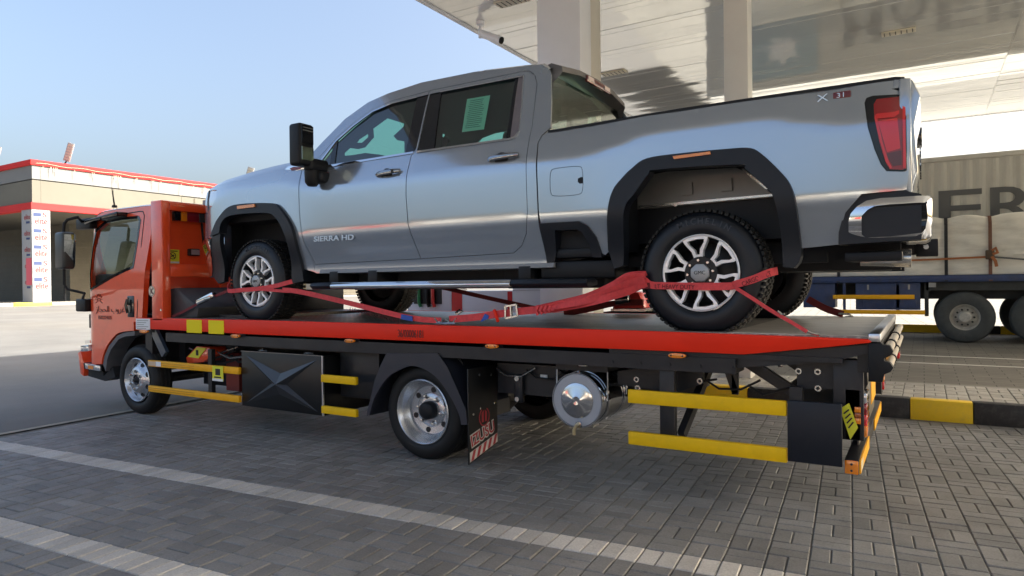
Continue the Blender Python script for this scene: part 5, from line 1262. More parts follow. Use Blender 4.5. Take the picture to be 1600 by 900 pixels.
hl4 = [(4.482,2.317),(4.558,2.324),(4.682,2.328),(4.781,2.329),(4.850,2.328),(4.480,2.186),(4.848,2.195)]
for (y0, y1, mt) in ((hl4[0][0], hl4[1][0], GLOSSBLACK), (hl4[1][0]+.001, hl4[2][0]-.05, AMBER), (hl4[2][0]-.049, hl4[3][0], pm('dark_red_lamp', (.25, .012, .02), .1, coat=1.)), (hl4[3][0]+.001, hl4[4][0], pm('smoky_lamp', (.06, .055, .055), .12, coat=1.))):
    MB().box(HX-.118, HX-.06, y0, y1, hl4[5][1], hl4[0][1]).build('stop_lamp', mt, tt, bevel=.006)
cq4 = [(4.847,2.181),(4.821,2.083),(4.851,1.952)]
MB().tube([(HX-.115, cq4[0][0], cq4[0][1]), (HX-.07, cq4[1][0], cq4[1][1]), (HX-.09, cq4[2][0], cq4[2][1])], .012, 6).build('cable', BLACK, tt)
sq4 = [(4.407,1.866),(4.565,1.865),(4.563,1.710)]
ya, yb, za, zb4 = sq4[0][0], sq4[1][0], sq4[2][1], sq4[0][1]; yc4, zc4 = (ya+yb)/2, (za+zb4)/2
st = MB().box(HP, HP+.002, ya, yb, za, zb4).build('warning_sticker', LABELY, tt)
MB().box(HP+.0022, HP+.003, ya+.002, yb-.002, za+.003, za+.022).build('sticker_foot', WHITE, st)
mm_ = MB()
for k in range(16):
    a0, a1 = 2*math.pi*k/16, 2*math.pi*(k+1)/16; mm_.bar((HP+.003, yc4+.036*math.cos(a0), zc4+.008+.036*math.sin(a0)), (HP+.003, yc4+.036*math.cos(a1), zc4+.008+.036*math.sin(a1)), .008, .002, (1, 0, 0))
mm_.bar((HP+.003, yc4-.024, zc4+.032), (HP+.003, yc4+.024, zc4-.016), .008, .002, (1, 0, 0)); mm_.bar((HP+.003, yc4-.02, zc4), (HP+.003, yc4+.02, zc4+.018), .013, .002, (1, 0, 0)); mm_.build('symbol', INK, st)
MB().box(HP+.0022, HP+.003, ya+.02, yb-.02, zb4-.022, zb4-.012).build('printed_line', INK, st)
wq4 = [(4.659,1.881),(4.778,1.878),(4.776,1.801)]
wl_ = MB().box(HX-.118, HX-.05, wq4[0][0], wq4[1][0], wq4[2][1], wq4[0][1]).build('work_lamp', BLACK, tt, bevel=.01)
MB().box(HX-.0495, HX-.046, wq4[0][0]+.008, wq4[1][0]-.008, wq4[2][1]+.012, wq4[0][1]-.01).build('lens', CLEAR, wl_)
bq = [(-7.230,1.405)]
kd = MB().lathe([(0, -.004), (.058, -.004), (.058, .0005)], 28, (bq[0][0]+.005, YN, bq[0][1])).build('round_badge', CREAM, tt)
MB().lathe([(.046, -.0052), (.052, -.0052), (.052, -.0042), (.046, -.0042)], 28, (bq[0][0]+.005, YN, bq[0][1]), closed=True).build('badge_ring', TXT, kd)
text('badge_letter', 'K', .085, face_my(bq[0][0]-.02, YN-.0045, bq[0][1]-.03), TXT, kd, .0005, bold=.004)
MB().tube([(HX-.03, YN-.004, 1.20), (HX-.03, YN+.002, 1.20)], .014, 8).build('bolt', STEEL, tt)
# winch housing on the deck behind the headboard
wh = MB(); wp = [(-7.118,1.424),(-6.988,1.437),(-6.593,1.223),(-6.618,1.120),(-7.126,1.112)]
wh.prism(wp, 4.42, 5.3); wh.build('winch_guard', pm('dark_grey_steel', (.045, .047, .05), .5, var=.15, vscale=6), tt, bevel=.006)
MB().box(-7.0, -6.55, 5.35, 6.5, ZD, 1.40).build('winch_box', FRAME, tt, bevel=.02)
MB().box(-6.5, -5.9, 4.6, 6.3, ZD+.001, ZD+.03).build('winch_plate', FRAME, tt)

# side guards
GX = 4.30
def guard(x0_, x1_, z0_, z1_, mat=ORANGEY, y=GX):
    return MB().box(x0_, x1_, y, y+.035, z0_, z1_).build('side_guard', mat, tt, bevel=.005)
for z0_, z1_ in ((.575, .643), (.295, .362)):
    gd = guard(-7.34, -5.785, z0_, z1_)
    for k in (1, 2): MB().box(-7.33, -6.5, GX-.003, GX-.0005, z0_+.022*k-.002, z0_+.022*k+.002).build('rib', pm('dark_orange_line', (.45, .2, .01), .5), gd)
    guard(-4.635, -4.21, z0_, z1_, YELLOW)
MB().box(-7.33, -7.19, GX-.004, GX-.0006, .585, .633).build('reflector_label', pm('orange_white_label', (.62, .45, .30), .4), tt); MB().box(-7.185, -7.09, GX-.004, GX-.0006, .583, .635).build('reflector_label', WHITE, tt)
guard(-1.71, -.705, .625, .715, YELLOW); guard(-1.71, -.705, .345, .432, YELLOW)
for (z0_, z1_) in ((.575, .643), (.295, .362), (.62, .71)):
    MB().box(-7.3, -4.3, YF-.06, YF-.03, z0_, z1_).build('side_guard', ORANGEY, tt)
    break
MB().box(-1.5, -1.4, GX+.036, GX+.09, .40, .88).build('guard_post', FRAME, tt, bevel=.004); MB().bar((-1.38, GX+.12, .42), (-1.30, GX+.5, .82), .05, .05).build('guard_brace', FRAME, tt)
MB().box(-6.32, -6.26, GX+.036, GX+.08, .29, .80).build('guard_post', FRAME, tt)
MB().box(-.70, -.405, GX-.005, GX+.02, .36, .722).build('mud_plate', pm('navy_black_plate', (.006, .009, .016), .42, spec=.35, var=.2, vscale=3), tt, bevel=.004)
MB().box(-.69, -.62, GX+.022, GX+.07, .72, .80).build('guard_post', FRAME, tt)
ys_ = [(-6.181,0.643),(-6.009,0.491)]
stk = MB().box(ys_[0][0], ys_[1][0], 4.288, 4.292, ys_[1][1], ys_[0][1]).build('warning_sticker', LABELY, tt)
MB().box(ys_[0][0], ys_[1][0], 4.2865, 4.2878, ys_[1][1], ys_[1][1]+.025).build('sticker_foot', WHITE, stk)
MB().box(ys_[0][0]+.05, ys_[1][0]-.045, 4.2865, 4.2878, ys_[1][1]+.06, ys_[1][1]+.125).build('symbol', INK, stk)
MB().box(ys_[0][0]+.03, ys_[1][0]-.03, 4.2865, 4.2878, ys_[1][1]+.032, ys_[1][1]+.045).build('printed_line', INK, stk)
# red jack box with yellow warning label, battery, odds and ends under the deck front
jb = MB(); jq = [(-7.032,0.658),(-6.831,0.794),(-6.605,0.789),(-6.540,0.722),(-6.709,0.624),(-6.998,0.596)]
jb.prism(jq, 4.55, 4.75); jb_ = jb.build('red_pump_box', RED, tt, bevel=.008)
yl = [(-6.981,0.672),(-6.810,0.785),(-6.646,0.781),(-6.790,0.663)]
yl_ = MB().prism(yl, 4.542, 4.548).build('warning_sticker', LABELY, jb_)
c_ = (sum(p[0] for p in yl)/4, sum(p[1] for p in yl)/4); MB().box(c_[0]-.02, c_[0]+.02, 4.539, 4.5415, c_[1]-.03, c_[1]+.03).build('symbol', INK, yl_)
MB().box(-6.60, -6.38, 4.75, 4.95, .30, .72).build('pump_leg', pm('dull_red', (.22, .03, .02), .6), tt)
m = MB(); bq_ = [(-7.826,0.682),(-7.673,0.562)]
MB().box(bq_[0][0], bq_[1][0], 4.75, 4.9, bq_[1][1]-.1, bq_[0][1]-.05).build('fluid_bottle', pm('bottle_grey', (.10, .14, .16), .3), tt, bevel=.02)
MB().box(-7.55, -7.42, 4.40, 4.75, .62, 1.0).build('mud_guard', FRAME, tt)
MB().bar((-7.42, 4.42, .98), (-7.20, 4.42, .70), .04, .10).build('stay', pm('blue_black_steel', (.03, .05, .08), .3, coat=.5), tt)
MB().box(-7.3, -5.8, 4.95, 5.02, .30, .80).build('inner_panel', FRAME, tt)
# toolbox with pressed star
tbx = (-5.782, -4.640, .262, .806)
tbo = MB().box(tbx[0], tbx[1], 4.335, 4.95, tbx[2], tbx[3]).build('toolbox', pm('satin_black_box', (.010, .011, .012), .33, .3, var=.2, vscale=4), tt, bevel=.006)
cx_, cz_ = (tbx[0]+tbx[1])/2-.02, .515
m = MB(); yf = 4.333
x0_, x1_, z0_, z1_ = tbx[0]+.06, tbx[1]-.07, tbx[2]+.03, tbx[3]-.035
C_ = (cx_, yf-.045, cz_)
for a, s1, s2 in (((x0_, z1_), (cx_+.02, cz_+.10), (cx_-.10, cz_+.0)), ((x1_, z1_), (cx_+.10, cz_), (cx_+.02, cz_+.10)), ((x1_, z0_), (cx_, cz_-.10), (cx_+.10, cz_)), ((x0_, z0_), (cx_-.10, cz_), (cx_, cz_-.10))):
    m.add([(a[0], yf, a[1]), (s1[0], yf, s1[1]), (s2[0], yf, s2[1]), C_], [(0, 1, 3), (0, 3, 2)])
m.build('pressed_star', pm('lightened_black_star', (.055, .057, .062), .34, .5), tbo, sharp=1)  # star coloured lighter than the box in place of reflected light on its facets
MB().box(tbx[1]-.012, tbx[1]+.004, 4.325, 4.34, tbx[2], tbx[3]).build('edge_strip', ALU, tbo)
MB().box(tbx[0], tbx[1], 4.326, 4.334, tbx[3]-.004, tbx[3]+.004).build('edge_strip', pm('dull_edge', (.2, .2, .2), .3, .8), tbo)
for x in (-5.5, -4.86): MB().tube([(x-.05, 4.36, .812), (x, 4.35, .825), (x+.06, 4.37, .815)], .010, 6).build('latch', STEEL, tbo)
MB().box(-4.60, -4.12, 4.5, 4.95, .42, .85).build('valve_box', FRAME, tt, bevel=.01)
MB().box(-5.7, -4.2, 4.6, 5.0, .81, .85).build('shelf', FRAME, tt)

# rear axle fender, wheels
fo = [(-4.073,0.319),(-4.061,0.380),(-4.034,0.448),(-3.981,0.620),(-3.914,0.754),(-3.841,0.870),(-3.304,0.893),(-3.211,0.791),(-3.120,0.628),(-3.037,0.468),(-3.023,0.351)]; fi = curve([(-4.038,0.333),(-3.980,0.485),(-3.837,0.662),(-3.678,0.747),(-3.558,0.778),(-3.426,0.754),(-3.301,0.685),(-3.177,0.547),(-3.104,0.428),(-3.081,0.345)], 4)
FEND = pm('fender_plastic', (.020, .024, .036), .36, spec=.5, bump=.1, bscale=200)
fp = panel('rear_fender', fo+fi[::-1], FEND, tt, flat(4.285), step=.08, flange=.03)
m = MB(); vs = []
for x, z in fo: vs += [(x, 4.287, z), (x, 4.93, z)]
m.add(vs, [(2*i, 2*i+2, 2*i+3, 2*i+1) for i in range(len(fo)-1)]); fs_ = m.build('fender_top', FEND, fp, sharp=20)
for a, b2 in (((702, 557), (712, 572)), ((713, 578), (726, 600)), ((733, 549), (741, 559)), ((744, 565), (752, 576))): pass
for y, sx_ in ((4.50, 0), (4.80, .0)):
    for (x0_, z0_, x1_, z1_) in ((-3.27, .86, -3.20, .74), (-3.19, .72, -3.11, .56)):
        MB().tube([(x0_, y, z0_), ((x0_+x1_)/2+.015, y-.01, (z0_+z1_)/2), (x1_, y, z1_)], .009, 6).build('fender_clip', CHROME, fp)
fxp = -3.02
SL = .21                                               # the flap hangs a little twisted: its lower edge rises inwards
mf = MB().prism([(4.30, .78), (4.715, .78), (4.715, .035+.415*SL), (4.30, .035)], fxp-.012, fxp, 'X').build('mud_flap', pm('mud_flap_rubber', (.006, .006, .006), .55, var=.2, vscale=5), tt, bevel=.003)
for (y, z) in ((4.45, .72), (4.62, .70), (4.36, .42), (4.46, .45), (4.66, .46)): MB().tube([(fxp, y, z), (fxp+.006, y, z)], .009, 8).build('bolt', STEEL, mf)
FRD = pm('flap_red_print', (.42, .03, .04), .5); FWH = pm('flap_white_print', (.62, .60, .56), .5)
TW = Matrix.Translation((0, 4.33, .16)) @ Matrix.Rotation(math.atan(SL), 4, 'X') @ Matrix.Translation((0, -4.33, -.16))
text('flap_lettering', 'IZUSU', .130, TW @ face_px(fxp+.0012, 4.335, .165), FWH, mf, .0008, fit=.345, bold=.010)
text('flap_lettering', 'IZUSU', .124, TW @ face_px(fxp+.0030, 4.339, .168), FRD, mf, .0006, fit=.338, bold=.002)
m = MB()
for k in range(22):
    a0, a1 = R(120+300*k/22), R(120+300*(k+1)/22); f_ = lambda a, r: (fxp+.003, 4.515+r*math.cos(a), .375+r*math.sin(a))
    m.bar(f_(a0, .070), f_(a1, .070), .010, .002, (1, 0, 0))
m.build('flap_emblem', FRD, mf)
MB().prism([(4.478, .335), (4.506, .335), (4.506, .43), (4.478, .41)], fxp+.002, fxp+.004, 'X').prism([(4.524, .335), (4.552, .335), (4.552, .41), (4.524, .43)], fxp+.002, fxp+.004, 'X').build('flap_emblem', FRD, mf)
sl_ = lambda y, z: (y, z+(y-4.30)*SL)
MB().prism([sl_(4.312, .05), sl_(4.708, .05), sl_(4.708, .125), sl_(4.312, .125)], fxp+.0005, fxp+.0016, 'X').build('stripe_ground', FWH, mf)
for k in range(5):
    y = 4.325+.078*k; MB().prism([sl_(y, .052), sl_(y+.038, .052), sl_(y+.070, .123), sl_(y+.032, .123)], fxp+.002, fxp+.003, 'X').build('stripe', FRD, mf)
TTYRE = pm('truck_tyre_rubber', (.008, .0085, .009), .6, spec=.35, var=.25, vscale=8)
tprof = [(.250, .02), (.256, .004), (.29, -.008), (.335, -.006), (.362, .012), (.376, .036), (.379, .10), (.376, .165), (.362, .19), (.30, .205), (.24, .19)]
me_tt = MB().lathe(tprof, 56).mesh('tyre', sharp=60); me_tt.materials.append(TTYRE)
m = MB()
for rad, y in ((.3805, .055), (.3815, .10), (.3805, .145)): m.lathe([(rad-.004, y-.012), (rad, y-.010), (rad, y+.010), (rad-.004, y+.012)], 56)
me_trd = m.mesh('tread_rib'); me_trd.materials.append(TREAD)
RIMS = pm('silver_steel_rim', (.52, .54, .57), .26, .75)
def truck_wheel(c, flip, dish, parent=tt):
    w = link(me_tt, 'wheel', None, parent, loc=c)
    if flip: w.rotation_euler = (0, 0, math.pi)
    w.scale = (1.045, 1, 1.045); e_ = 1.075 if dish == 'in' else 1.0
    def sub(me, nm, l=(0, 0, 0)):
        o = bpy.data.objects.new(nm, me); col.objects.link(o); o.parent = w
        if nm != 'tread_rib': l = (l[0]*e_, l[1], l[2]*e_); o.scale = (e_, 1, e_)
        o.location = l; return o
    sub(me_trd, 'tread_rib')
    if dish == 'in':
        sub(rim_in, 'rim'); sub(hub_in, 'hub')
        for k in range(6):
            a = R(60*k+20); sub(hole_m, 'hand_hole', (.152*math.cos(a), .1135, .152*math.sin(a)))
            a = R(60*k+50); sub(nut_m, 'wheel_nut', (.104*math.cos(a), .105, .104*math.sin(a)))
    elif dish == 'out':
        sub(rim_out, 'rim'); sub(hub_out, 'hub')
        for k in range(8):
            a = R(45*k+22); o = sub(hole_o, 'hand_hole', (.176*math.cos(a), .024, .176*math.sin(a))); o.rotation_euler = (0, -a, 0)
        for k in range(6):
            a = R(60*k+28); sub(nut_m, 'wheel_nut', (.096*math.cos(a), -.012, .096*math.sin(a)))
    return w
rim_in = MB().lathe([(.236, .012), (.240, -.004), (.232, -.010), (.222, -.002), (.216, .022), (.206, .034), (.200, .075), (.188, .085), (.178, .112), (.130, .118), (.122, .108), (.075, .106), (.0, .106)], 56).mesh('rim', sharp=50); rim_in.materials.append(RIMS)
hub_in = MB().lathe([(0, .028), (.040, .028), (.060, .036), (.066, .05), (.068, .104)], 20).mesh('hub', sharp=50); hub_in.materials.append(BLACK)
hole_m = MB().lathe([(.0, -.002), (.021, -.002), (.0215, .001)], 18).mesh('hand_hole'); hole_m.materials.append(INK)
nut_m = MB().lathe([(0, -.030), (.011, -.028), (.014, -.018), (.017, -.004), (.022, .0), (.022, .006)], 6).mesh('wheel_nut'); nut_m.materials.append(STEEL)
rim_out = MB().lathe([(.236, .012), (.240, -.004), (.232, -.010), (.222, .0), (.214, .03), (.202, .042), (.190, .036), (.142, .004), (.130, -.010), (.060, -.012), (.058, .012), (.0, .012)], 56).mesh('rim', sharp=50); rim_out.materials.append(RIMS)
hub_out = MB().lathe([(0, -.045), (.016, -.043), (.022, -.030), (.034, -.006), (.058, .010)], 18).mesh('hub', sharp=50); hub_out.materials.append(DARKWHEEL)
m = MB(); m.lathe([(0, 0), (.5, 0)], 16); hv = [((x*.036*2*.5)*1.0, 0, z*.052) for x, y, z in [(math.cos(2*math.pi*k/16), 0, math.sin(2*math.pi*k/16)) for k in range(16)]]
me = bpy.data.meshes.new('hand_hole'); me.from_pydata([(x*.55, -.004+x*.32*1.0, z*.55) for x, y, z in hv], [], [tuple(range(16))]); me.materials.append(INK); hole_o = me
truck_wheel((-3.525, 4.36, .394), False, 'in'); truck_wheel((-3.525, 4.60, .394), False, ''); truck_wheel((-3.525, 6.68, .394), True, 'in'); truck_wheel((-3.525, 6.44, .394), True, '')
truck_wheel((-7.675, 4.37, .394), False, 'out'); truck_wheel((-7.675, 6.40, .394), True, 'out')
MB().tube([(-3.525, 4.7, .377), (-3.525, 6.4, .377)], .09, 12).build('rear_axle', FRAME, tt); MB().lathe([(0, -.2), (.17, -.12), (.2, 0), (.17, .12), (0, .2)], 18, (-3.525, 5.55, .39)).build('differential', FRAME, tt)
MB().tube([(-7.675, 4.5, .377), (-7.675, 6.3, .377)], .06, 10).build('front_axle', FRAME, tt)
MB().box(-8.75, -7.3, 4.72, 6.1, .50, 1.05).build('engine', DARKIN, tt)
MB().box(-8.5, -7.4, 4.45, 4.71, .97, 1.05).build('arch_top', DARKIN, tt)

# air tank
tk = Vector((-2.12, 4.35, .598))
at_ = MB().lathe([(0, .0), (.03, -.003), (.035, .0), (.10, .004), (.125, .012), (.130, .02), (.188, .02), (.192, .012), (.198, .012), (.198, .03), (.192, .04), (.192, .80), (.15, .86), (0, .87)], 48, tk).build('air_tank', pm('polished_tank', (.55, .56, .58), .12, 1.0), tt, sharp=30)
MB().lathe([(.128, .0145), (.186, .0145), (.186, .0195), (.128, .0195)], 48, tk, closed=True).build('tank_ring', pm('satin_grey_ring', (.36, .39, .44), .35, .3), at_)
for y in (.12, .42, .68):
    MB().lathe([(.199, y), (.203, y), (.203, y+.03), (.199, y+.03)], 40, tk, closed=True).build('tank_band', CHROME, at_)
for x, y in ((-.20, .1), (.20, .1), (.2, .45), (-.2, .45)): MB().tube([tk+Vector((x, y, .0)), tk+Vector((x, y, .28))], .010, 8).build('hanger_bolt', CHROME, at_)
MB().box(tk.x-.20, tk.x+.21, tk.y+.08, tk.y+.5, tk.z+.205, tk.z+.245).build('hanger_plate', FRAME, at_)
MB().lathe([(0, .10), (.028, .09), (.022, .05), (.034, .045), (.034, 0)], 14, tk+Vector((.03, .06, .246)), 'Z').build('filler_cap', WHITE, at_)
m = MB().tube([tk+Vector((.02, -.01, -.16)), tk+Vector((.02, -.04, -.165)), tk+Vector((0, -.04, -.20)), tk+Vector((0, -.04, -.235))], .012, 8); m.build('drain_valve', pm('brass', (.6, .5, .3), .3, .8), at_)
MB().tube([tk+Vector((.02, .008, -.165)), tk+Vector((.02, -.012, -.165))], .024, 12).build('valve_knob', CHROME, at_)
MB().box(-2.95, -2.35, 4.62, 4.70, .56, .80).build('spring_hanger', FRAME, tt); MB().box(-2.78, -2.70, 4.58, 4.62, .50, .72).build('shackle', FRAME, tt, bevel=.01)
for z in (.69, .53): MB().tube([(-2.74, 4.56, z), (-2.74, 4.58, z)], .020, 8).build('shackle_bolt', STEEL, tt)
MB().box(-2.55, -2.49, 4.605, 4.615, .70, .73).build('part_label', WHITE, tt)
MB().prism([(-3.5, .50), (-2.7, .62), (-2.3, .60), (-2.3, .56), (-2.7, .56), (-3.5, .44)], 5.0, 5.08).build('leaf_spring', FRAME, tt)

# rear structure under the deck
MB().box(-1.85, -.40, YN+.03, YF-.03, .955, .985).build('tail_plate', FRAME, tt)
rb1 = [(-1.201,0.974),(-0.956,0.979),(-0.265,1.070),(-0.266,1.019),(-0.458,0.958),(-1.202,0.872)]
MB().prism(rb1, YN+.05, YN+.14).build('tail_beam', FRAME, tt)
pk1 = [(-1.570,0.853),(-1.272,0.860),(-1.273,0.748),(-1.440,0.685),(-1.716,0.692),(-1.885,0.708),(-1.884,0.800)]
o = MB().prism(pk1, 4.55, 4.60).build('pivot_plate', FRAME, tt)
for px in ([(-1.428,0.871)], [(-1.295,0.871)], [(-1.291,0.768)], [(-1.740,0.750)], [(-1.732,0.690)]):
    x, z = px[0]; MB().lathe([(.010, -.006), (.020, -.006), (.020, .004)], 14, (x, 4.548, z)).build('bolt', STEEL, o)
pk2 = [(-0.670,0.935),(-0.523,0.950),(-0.402,0.926),(-0.293,0.976),(-0.281,0.827),(-0.353,0.672),(-0.386,0.714),(-0.472,0.784),(-0.665,0.771)]
o = MB().prism(pk2, 4.45, 4.50).build('pivot_plate', FRAME, tt)
for px in ([(-0.657,0.882)], [(-0.549,0.884)], [(-0.548,0.784)], [(-0.438,0.794)], [(-0.364,0.795)], [(-0.419,0.728)]):
    x, z = px[0]; MB().lathe([(.010, -.006), (.019, -.006), (.019, .004)], 14, (x, 4.448, z)).build('bolt', STEEL, o)
for y in (4.62, 6.3):
    a = [(-1.008,0.913),(-0.702,0.720)]; MB().bar((a[0][0], y, a[0][1]), (a[1][0], y, a[1][1]), .05, .07).build('brace', FRAME, tt)
    a = [(-1.149,0.920),(-1.072,0.693)]; MB().bar((a[0][0], y, a[0][1]), (a[1][0], y, a[1][1]), .03, .045).build('brace', FRAME, tt)
    a = [(-1.073,0.940),(-1.076,0.684)]; MB().bar((a[0][0], y, a[0][1]), (a[1][0], y, a[1][1]), .03, .04).build('brace', FRAME, tt)
    a = [(-0.827,0.935),(-0.674,0.828)]; MB().bar((a[0][0], y+.25, a[0][1]), (a[1][0], y+.25, a[1][1]), .04, .06).build('brace', FRAME, tt)
MB().box(-.80, -.42, 5.0, 6.2, .60, .72).build('rear_cross_beam', FRAME, tt)
MB().box(-.46, -.30, 4.40, 4.50, .50, .97).build('end_post', FRAME, tt, bevel=.004); MB().box(-.46, -.30, 6.3, 6.4, .50, .97).build('end_post', FRAME, tt)
# rear edge of the deck: silver lip, loading rollers
MB().box(-.268, -.205, YN+.0, YF, 1.085, 1.135).build('deck_lip', ALU, tt, bevel=.01)
MB().box(-.33, -.21, YN+.10, YF-.012, .90, 1.08).build('tail_board', FRAME, tt)
for z in (1.035, .945): 
    MB().tube([(-.175, YN+.10, z), (-.175, YF-.1, z)], .026, 14).build('roller_bar', pm('beige_metal_bar', (.50, .46, .38), .4, .5, var=.1, vscale=8), tt)
    for y in (YN+.5, YN+1.2): MB().tube([(-.175, y, z), (-.175, y+.05, z)], .033, 12).build('bar_clamp', BLACK, tt)
m = MB(); m.prism([(-.27, 1.08), (-.205, 1.08), (-.195, 1.07), (-.16, 1.065), (-.145, 1.035), (-.16, 1.01), (-.19, .995), (-.19, .98), (-.16, .97), (-.145, .945), (-.16, .92), (-.19, .905), (-.20, .86), (-.27, .86)], YN+.02, YN+.09); m.build('bar_bracket', BLACK, tt, bevel=.004)
for y in (YN+.3, YN+.8): MB().box(-.204, -.199, y, y+.3, .965, 1.0).build('reflector', ORANGEY, tt)
# lights and underrun bar
MB().box(-.40, -.315, 4.40, 4.62, .50, .80).build('lamp_housing', FRAME, tt, bevel=.006)
lq = [(-0.348,0.697),(-0.315,0.598)]
for a, b2, mt in ((0, .33, AMBER), (.36, .62, pm('brown_amber', (.35, .08, .01), .2, coat=1.)), (.65, 1., AMBER)):
    zz0 = lq[0][1]+(lq[1][1]-lq[0][1])*b2; zz1 = lq[0][1]+(lq[1][1]-lq[0][1])*a
    MB().box(lq[0][0], lq[1][0], 4.392, 4.399, zz0, zz1).build('side_lamp', AMBER if mt is AMBER else mt, tt, bevel=.003)
for k, mt in enumerate((AMBER, REDLENS2, REDLENS, CLEAR)):
    MB().box(-.314, -.285, 4.42+.055*k*0, 4.62, .52+.065*k, .58+.065*k).build('tail_lamp', mt, tt, bevel=.006)
    MB().box(-.314, -.285, 6.42, 6.62, .52+.065*k, .58+.065*k).build('tail_lamp', (REDLENS2, AMBER, REDLENS, CLEAR)[k], tt, bevel=.006)
MB().box(-.209, -.17, 6.45, 6.66, .78, .95).build('tail_lamp', REDLENS2, tt, bevel=.01)
ub = MB().box(-.40, -.325, 4.36, 6.64, .31, .395).build('underrun_bar', FRAME, tt, bevel=.004)
aq = [(-0.372,0.416),(-0.313,0.335)]
MB().box(-.398, -.327, 4.345, 4.358, .314, .392).build('amber_reflector', AMBER, ub, bevel=.004)
for z in (.335, .372): MB().tube([(-.362, 4.3445, z), (-.362, 4.3405, z)], .007, 8).build('screw', INK, ub)
rf = MB().box(-.324, -.316, 4.37, 5.1, .315, .392).build('rear_reflector', ORANGEY, ub); MB().box(-.3155, -.3145, 4.40, 4.55, .325, .38).build('reflector_label', pm('pale_label', (.62, .58, .42), .4), rf)
MB().box(-.324, -.316, 5.7, 6.6, .315, .392).build('rear_reflector', ORANGEY, ub)
for y in (4.9, 6.1): MB().box(-.42, -.36, y, y+.08, .40, .62).build('bar_hanger', FRAME, tt)
m = MB(); yq = [(-0.423,0.681),(-0.375,0.719),(-0.330,0.578),(-0.370,0.506)]
m.prism(yq, 4.380, 4.388); ys2 = m.build('warning_sticker', LABELY, tt); 
for k in range(4):
    p = Vector(yq[0]).lerp(Vector(yq[3]), .2+.16*k); p2 = Vector(yq[1]).lerp(Vector(yq[2]), .2+.16*k); d_ = p2-p
    MB().bar((p.x+d_.x*.2, 4.379, p.y+d_.y*.2), (p.x+d_.x*.8, 4.379, p.y+d_.y*.8), .003, .008).build('printed_line', INK, ys2)
MB().box(-.30, -.296, 5.0, 5.45, .62, .80).build('number_plate', ORANGEY, tt)
MB().box(-.36, -.352, 4.75, 6.3, .40, .78).build('rear_panel', pm('dull_rear_panel', (.18, .17, .155), .35, .5, var=.15, vscale=3), tt)

# ------------------------------------------------------------------ lashing straps on the deck
def strap(lab, root_loc, group='red straps lashing the pickup to the deck'):
    return thing('ratchet_strap', lab, 'strap', root_loc, group)
def rib(name, pts, w, mat, par, wd=(0, 0, 1), th=.004, widths=None):
    pts = [Vector(p) for p in pts]
    # smooth path
    out = []; ws = []
    n = len(pts)
    for i in range(n-1):
        p0, p1, p2, p3 = pts[max(0, i-1)], pts[i], pts[i+1], pts[min(n-1, i+2)]
        for k in range(6):
            t = k/6; q = .5*((2*p1)+(p2-p0)*t+(2*p0-5*p1+4*p2-p3)*t*t+(-p0+3*p1-3*p2+p3)*t**3)
            out.append(q)
            if widths: ws.append(widths[i]+(widths[i+1]-widths[i])*t)
    out.append(pts[-1])
    if widths: ws.append(widths[-1])
    return MB().ribbon(out, w, wd, th, ws or None).build(name, mat, par, sharp=40)
def P(xz, y): return (xz[0], y, xz[1])
s1 = strap('long red strap with twisted bunch and silver buckle from rail hook to rear wheel', (-3.0, 4.33, ZD))
pa = [(-3.225,1.161),(-2.990,1.180),(-2.783,1.207),(-2.640,1.221)]
rib('webbing', [P(q, 4.34) for q in pa], .055, WEB, s1)
pb = [(-2.606,1.229),(-2.474,1.240),(-2.388,1.250)]; rib('webbing', [P(q, 4.345) for q in pb], .055, WEB, s1)
bq = [(-2.688,1.233),(-2.592,1.243)]
bk = MB(); x0_, z0_ = bq[0]; x1_, z1_ = bq[1]
for (a, c2) in (((x0_, z0_+.035), (x1_, z1_+.04)), ((x0_, z0_-.055), (x1_+.01, z1_-.045)), ((x0_, z0_+.035), (x0_, z0_-.055)), ((x1_, z1_+.04), (x1_+.01, z1_-.045))): bk.bar((a[0], 4.325, a[1]), (c2[0], 4.325, c2[1]), .012, .012)
bk.bar(((x0_+x1_)/2, 4.325, z0_+.035), ((x0_+x1_)/2+.005, 4.325, z0_-.045), .02, .01); bk.build('buckle', STEEL, s1)
lq = [(-2.787,1.245),(-2.751,1.150)]; MB().bar((lq[0][0], 4.32, lq[0][1]), (lq[1][0], 4.32, lq[1][1]), .02, .02).build('release_tab', RAILRED, s1, bevel=.004)
tq = [(-2.921,1.146),(-2.879,1.211),(-2.844,1.197),(-2.850,1.172)]
MB().prism(tq, 4.331, 4.335).build('blue_tag', BLUETAG, s1)
# bunched webbing: loose twisted layers fanning towards the wheel
cen = [(-2.442,1.240),(-2.251,1.269),(-2.048,1.307),(-1.862,1.365),(-1.721,1.417),(-1.593,1.454)]
up_ = [.022, .030, .034, .045, .060, .040]
for n_, (h_, wdt, yy, tw) in enumerate(((-.55, .040, 4.352, .9), (.05, .046, 4.338, -.7), (.6, .042, 4.346, 1.3), (.95, .030, 4.360, -1.1))):
    pts = [(q[0], yy+.010*math.sin(i*1.7+n_*2), q[1]+h_*u_*1.15) for i, (q, u_) in enumerate(zip(cen, up_))]
    wd_ = [Vector((.25*math.sin(i*.5+n_), .75*math.sin(tw*i*.22+n_*1.9), 1)) for i in range(31)]
    rib('webbing', pts, .05, WEB, s1, wd=wd_, th=.006, widths=[wdt*.7, wdt, wdt*1.1, wdt*1.35, wdt*1.5, wdt*1.1])
for k in range(5):
    q = cen[0]; MB().ribbon([(q[0]+.03+.035*k, 4.330, q[1]-.035+.008*k), (q[0]+.015+.035*k, 4.322, q[1]), (q[0]+.03+.035*k, 4.330, q[1]+.035)], .02, (1, 0, 0), .006).build('fold', WEB, s1)
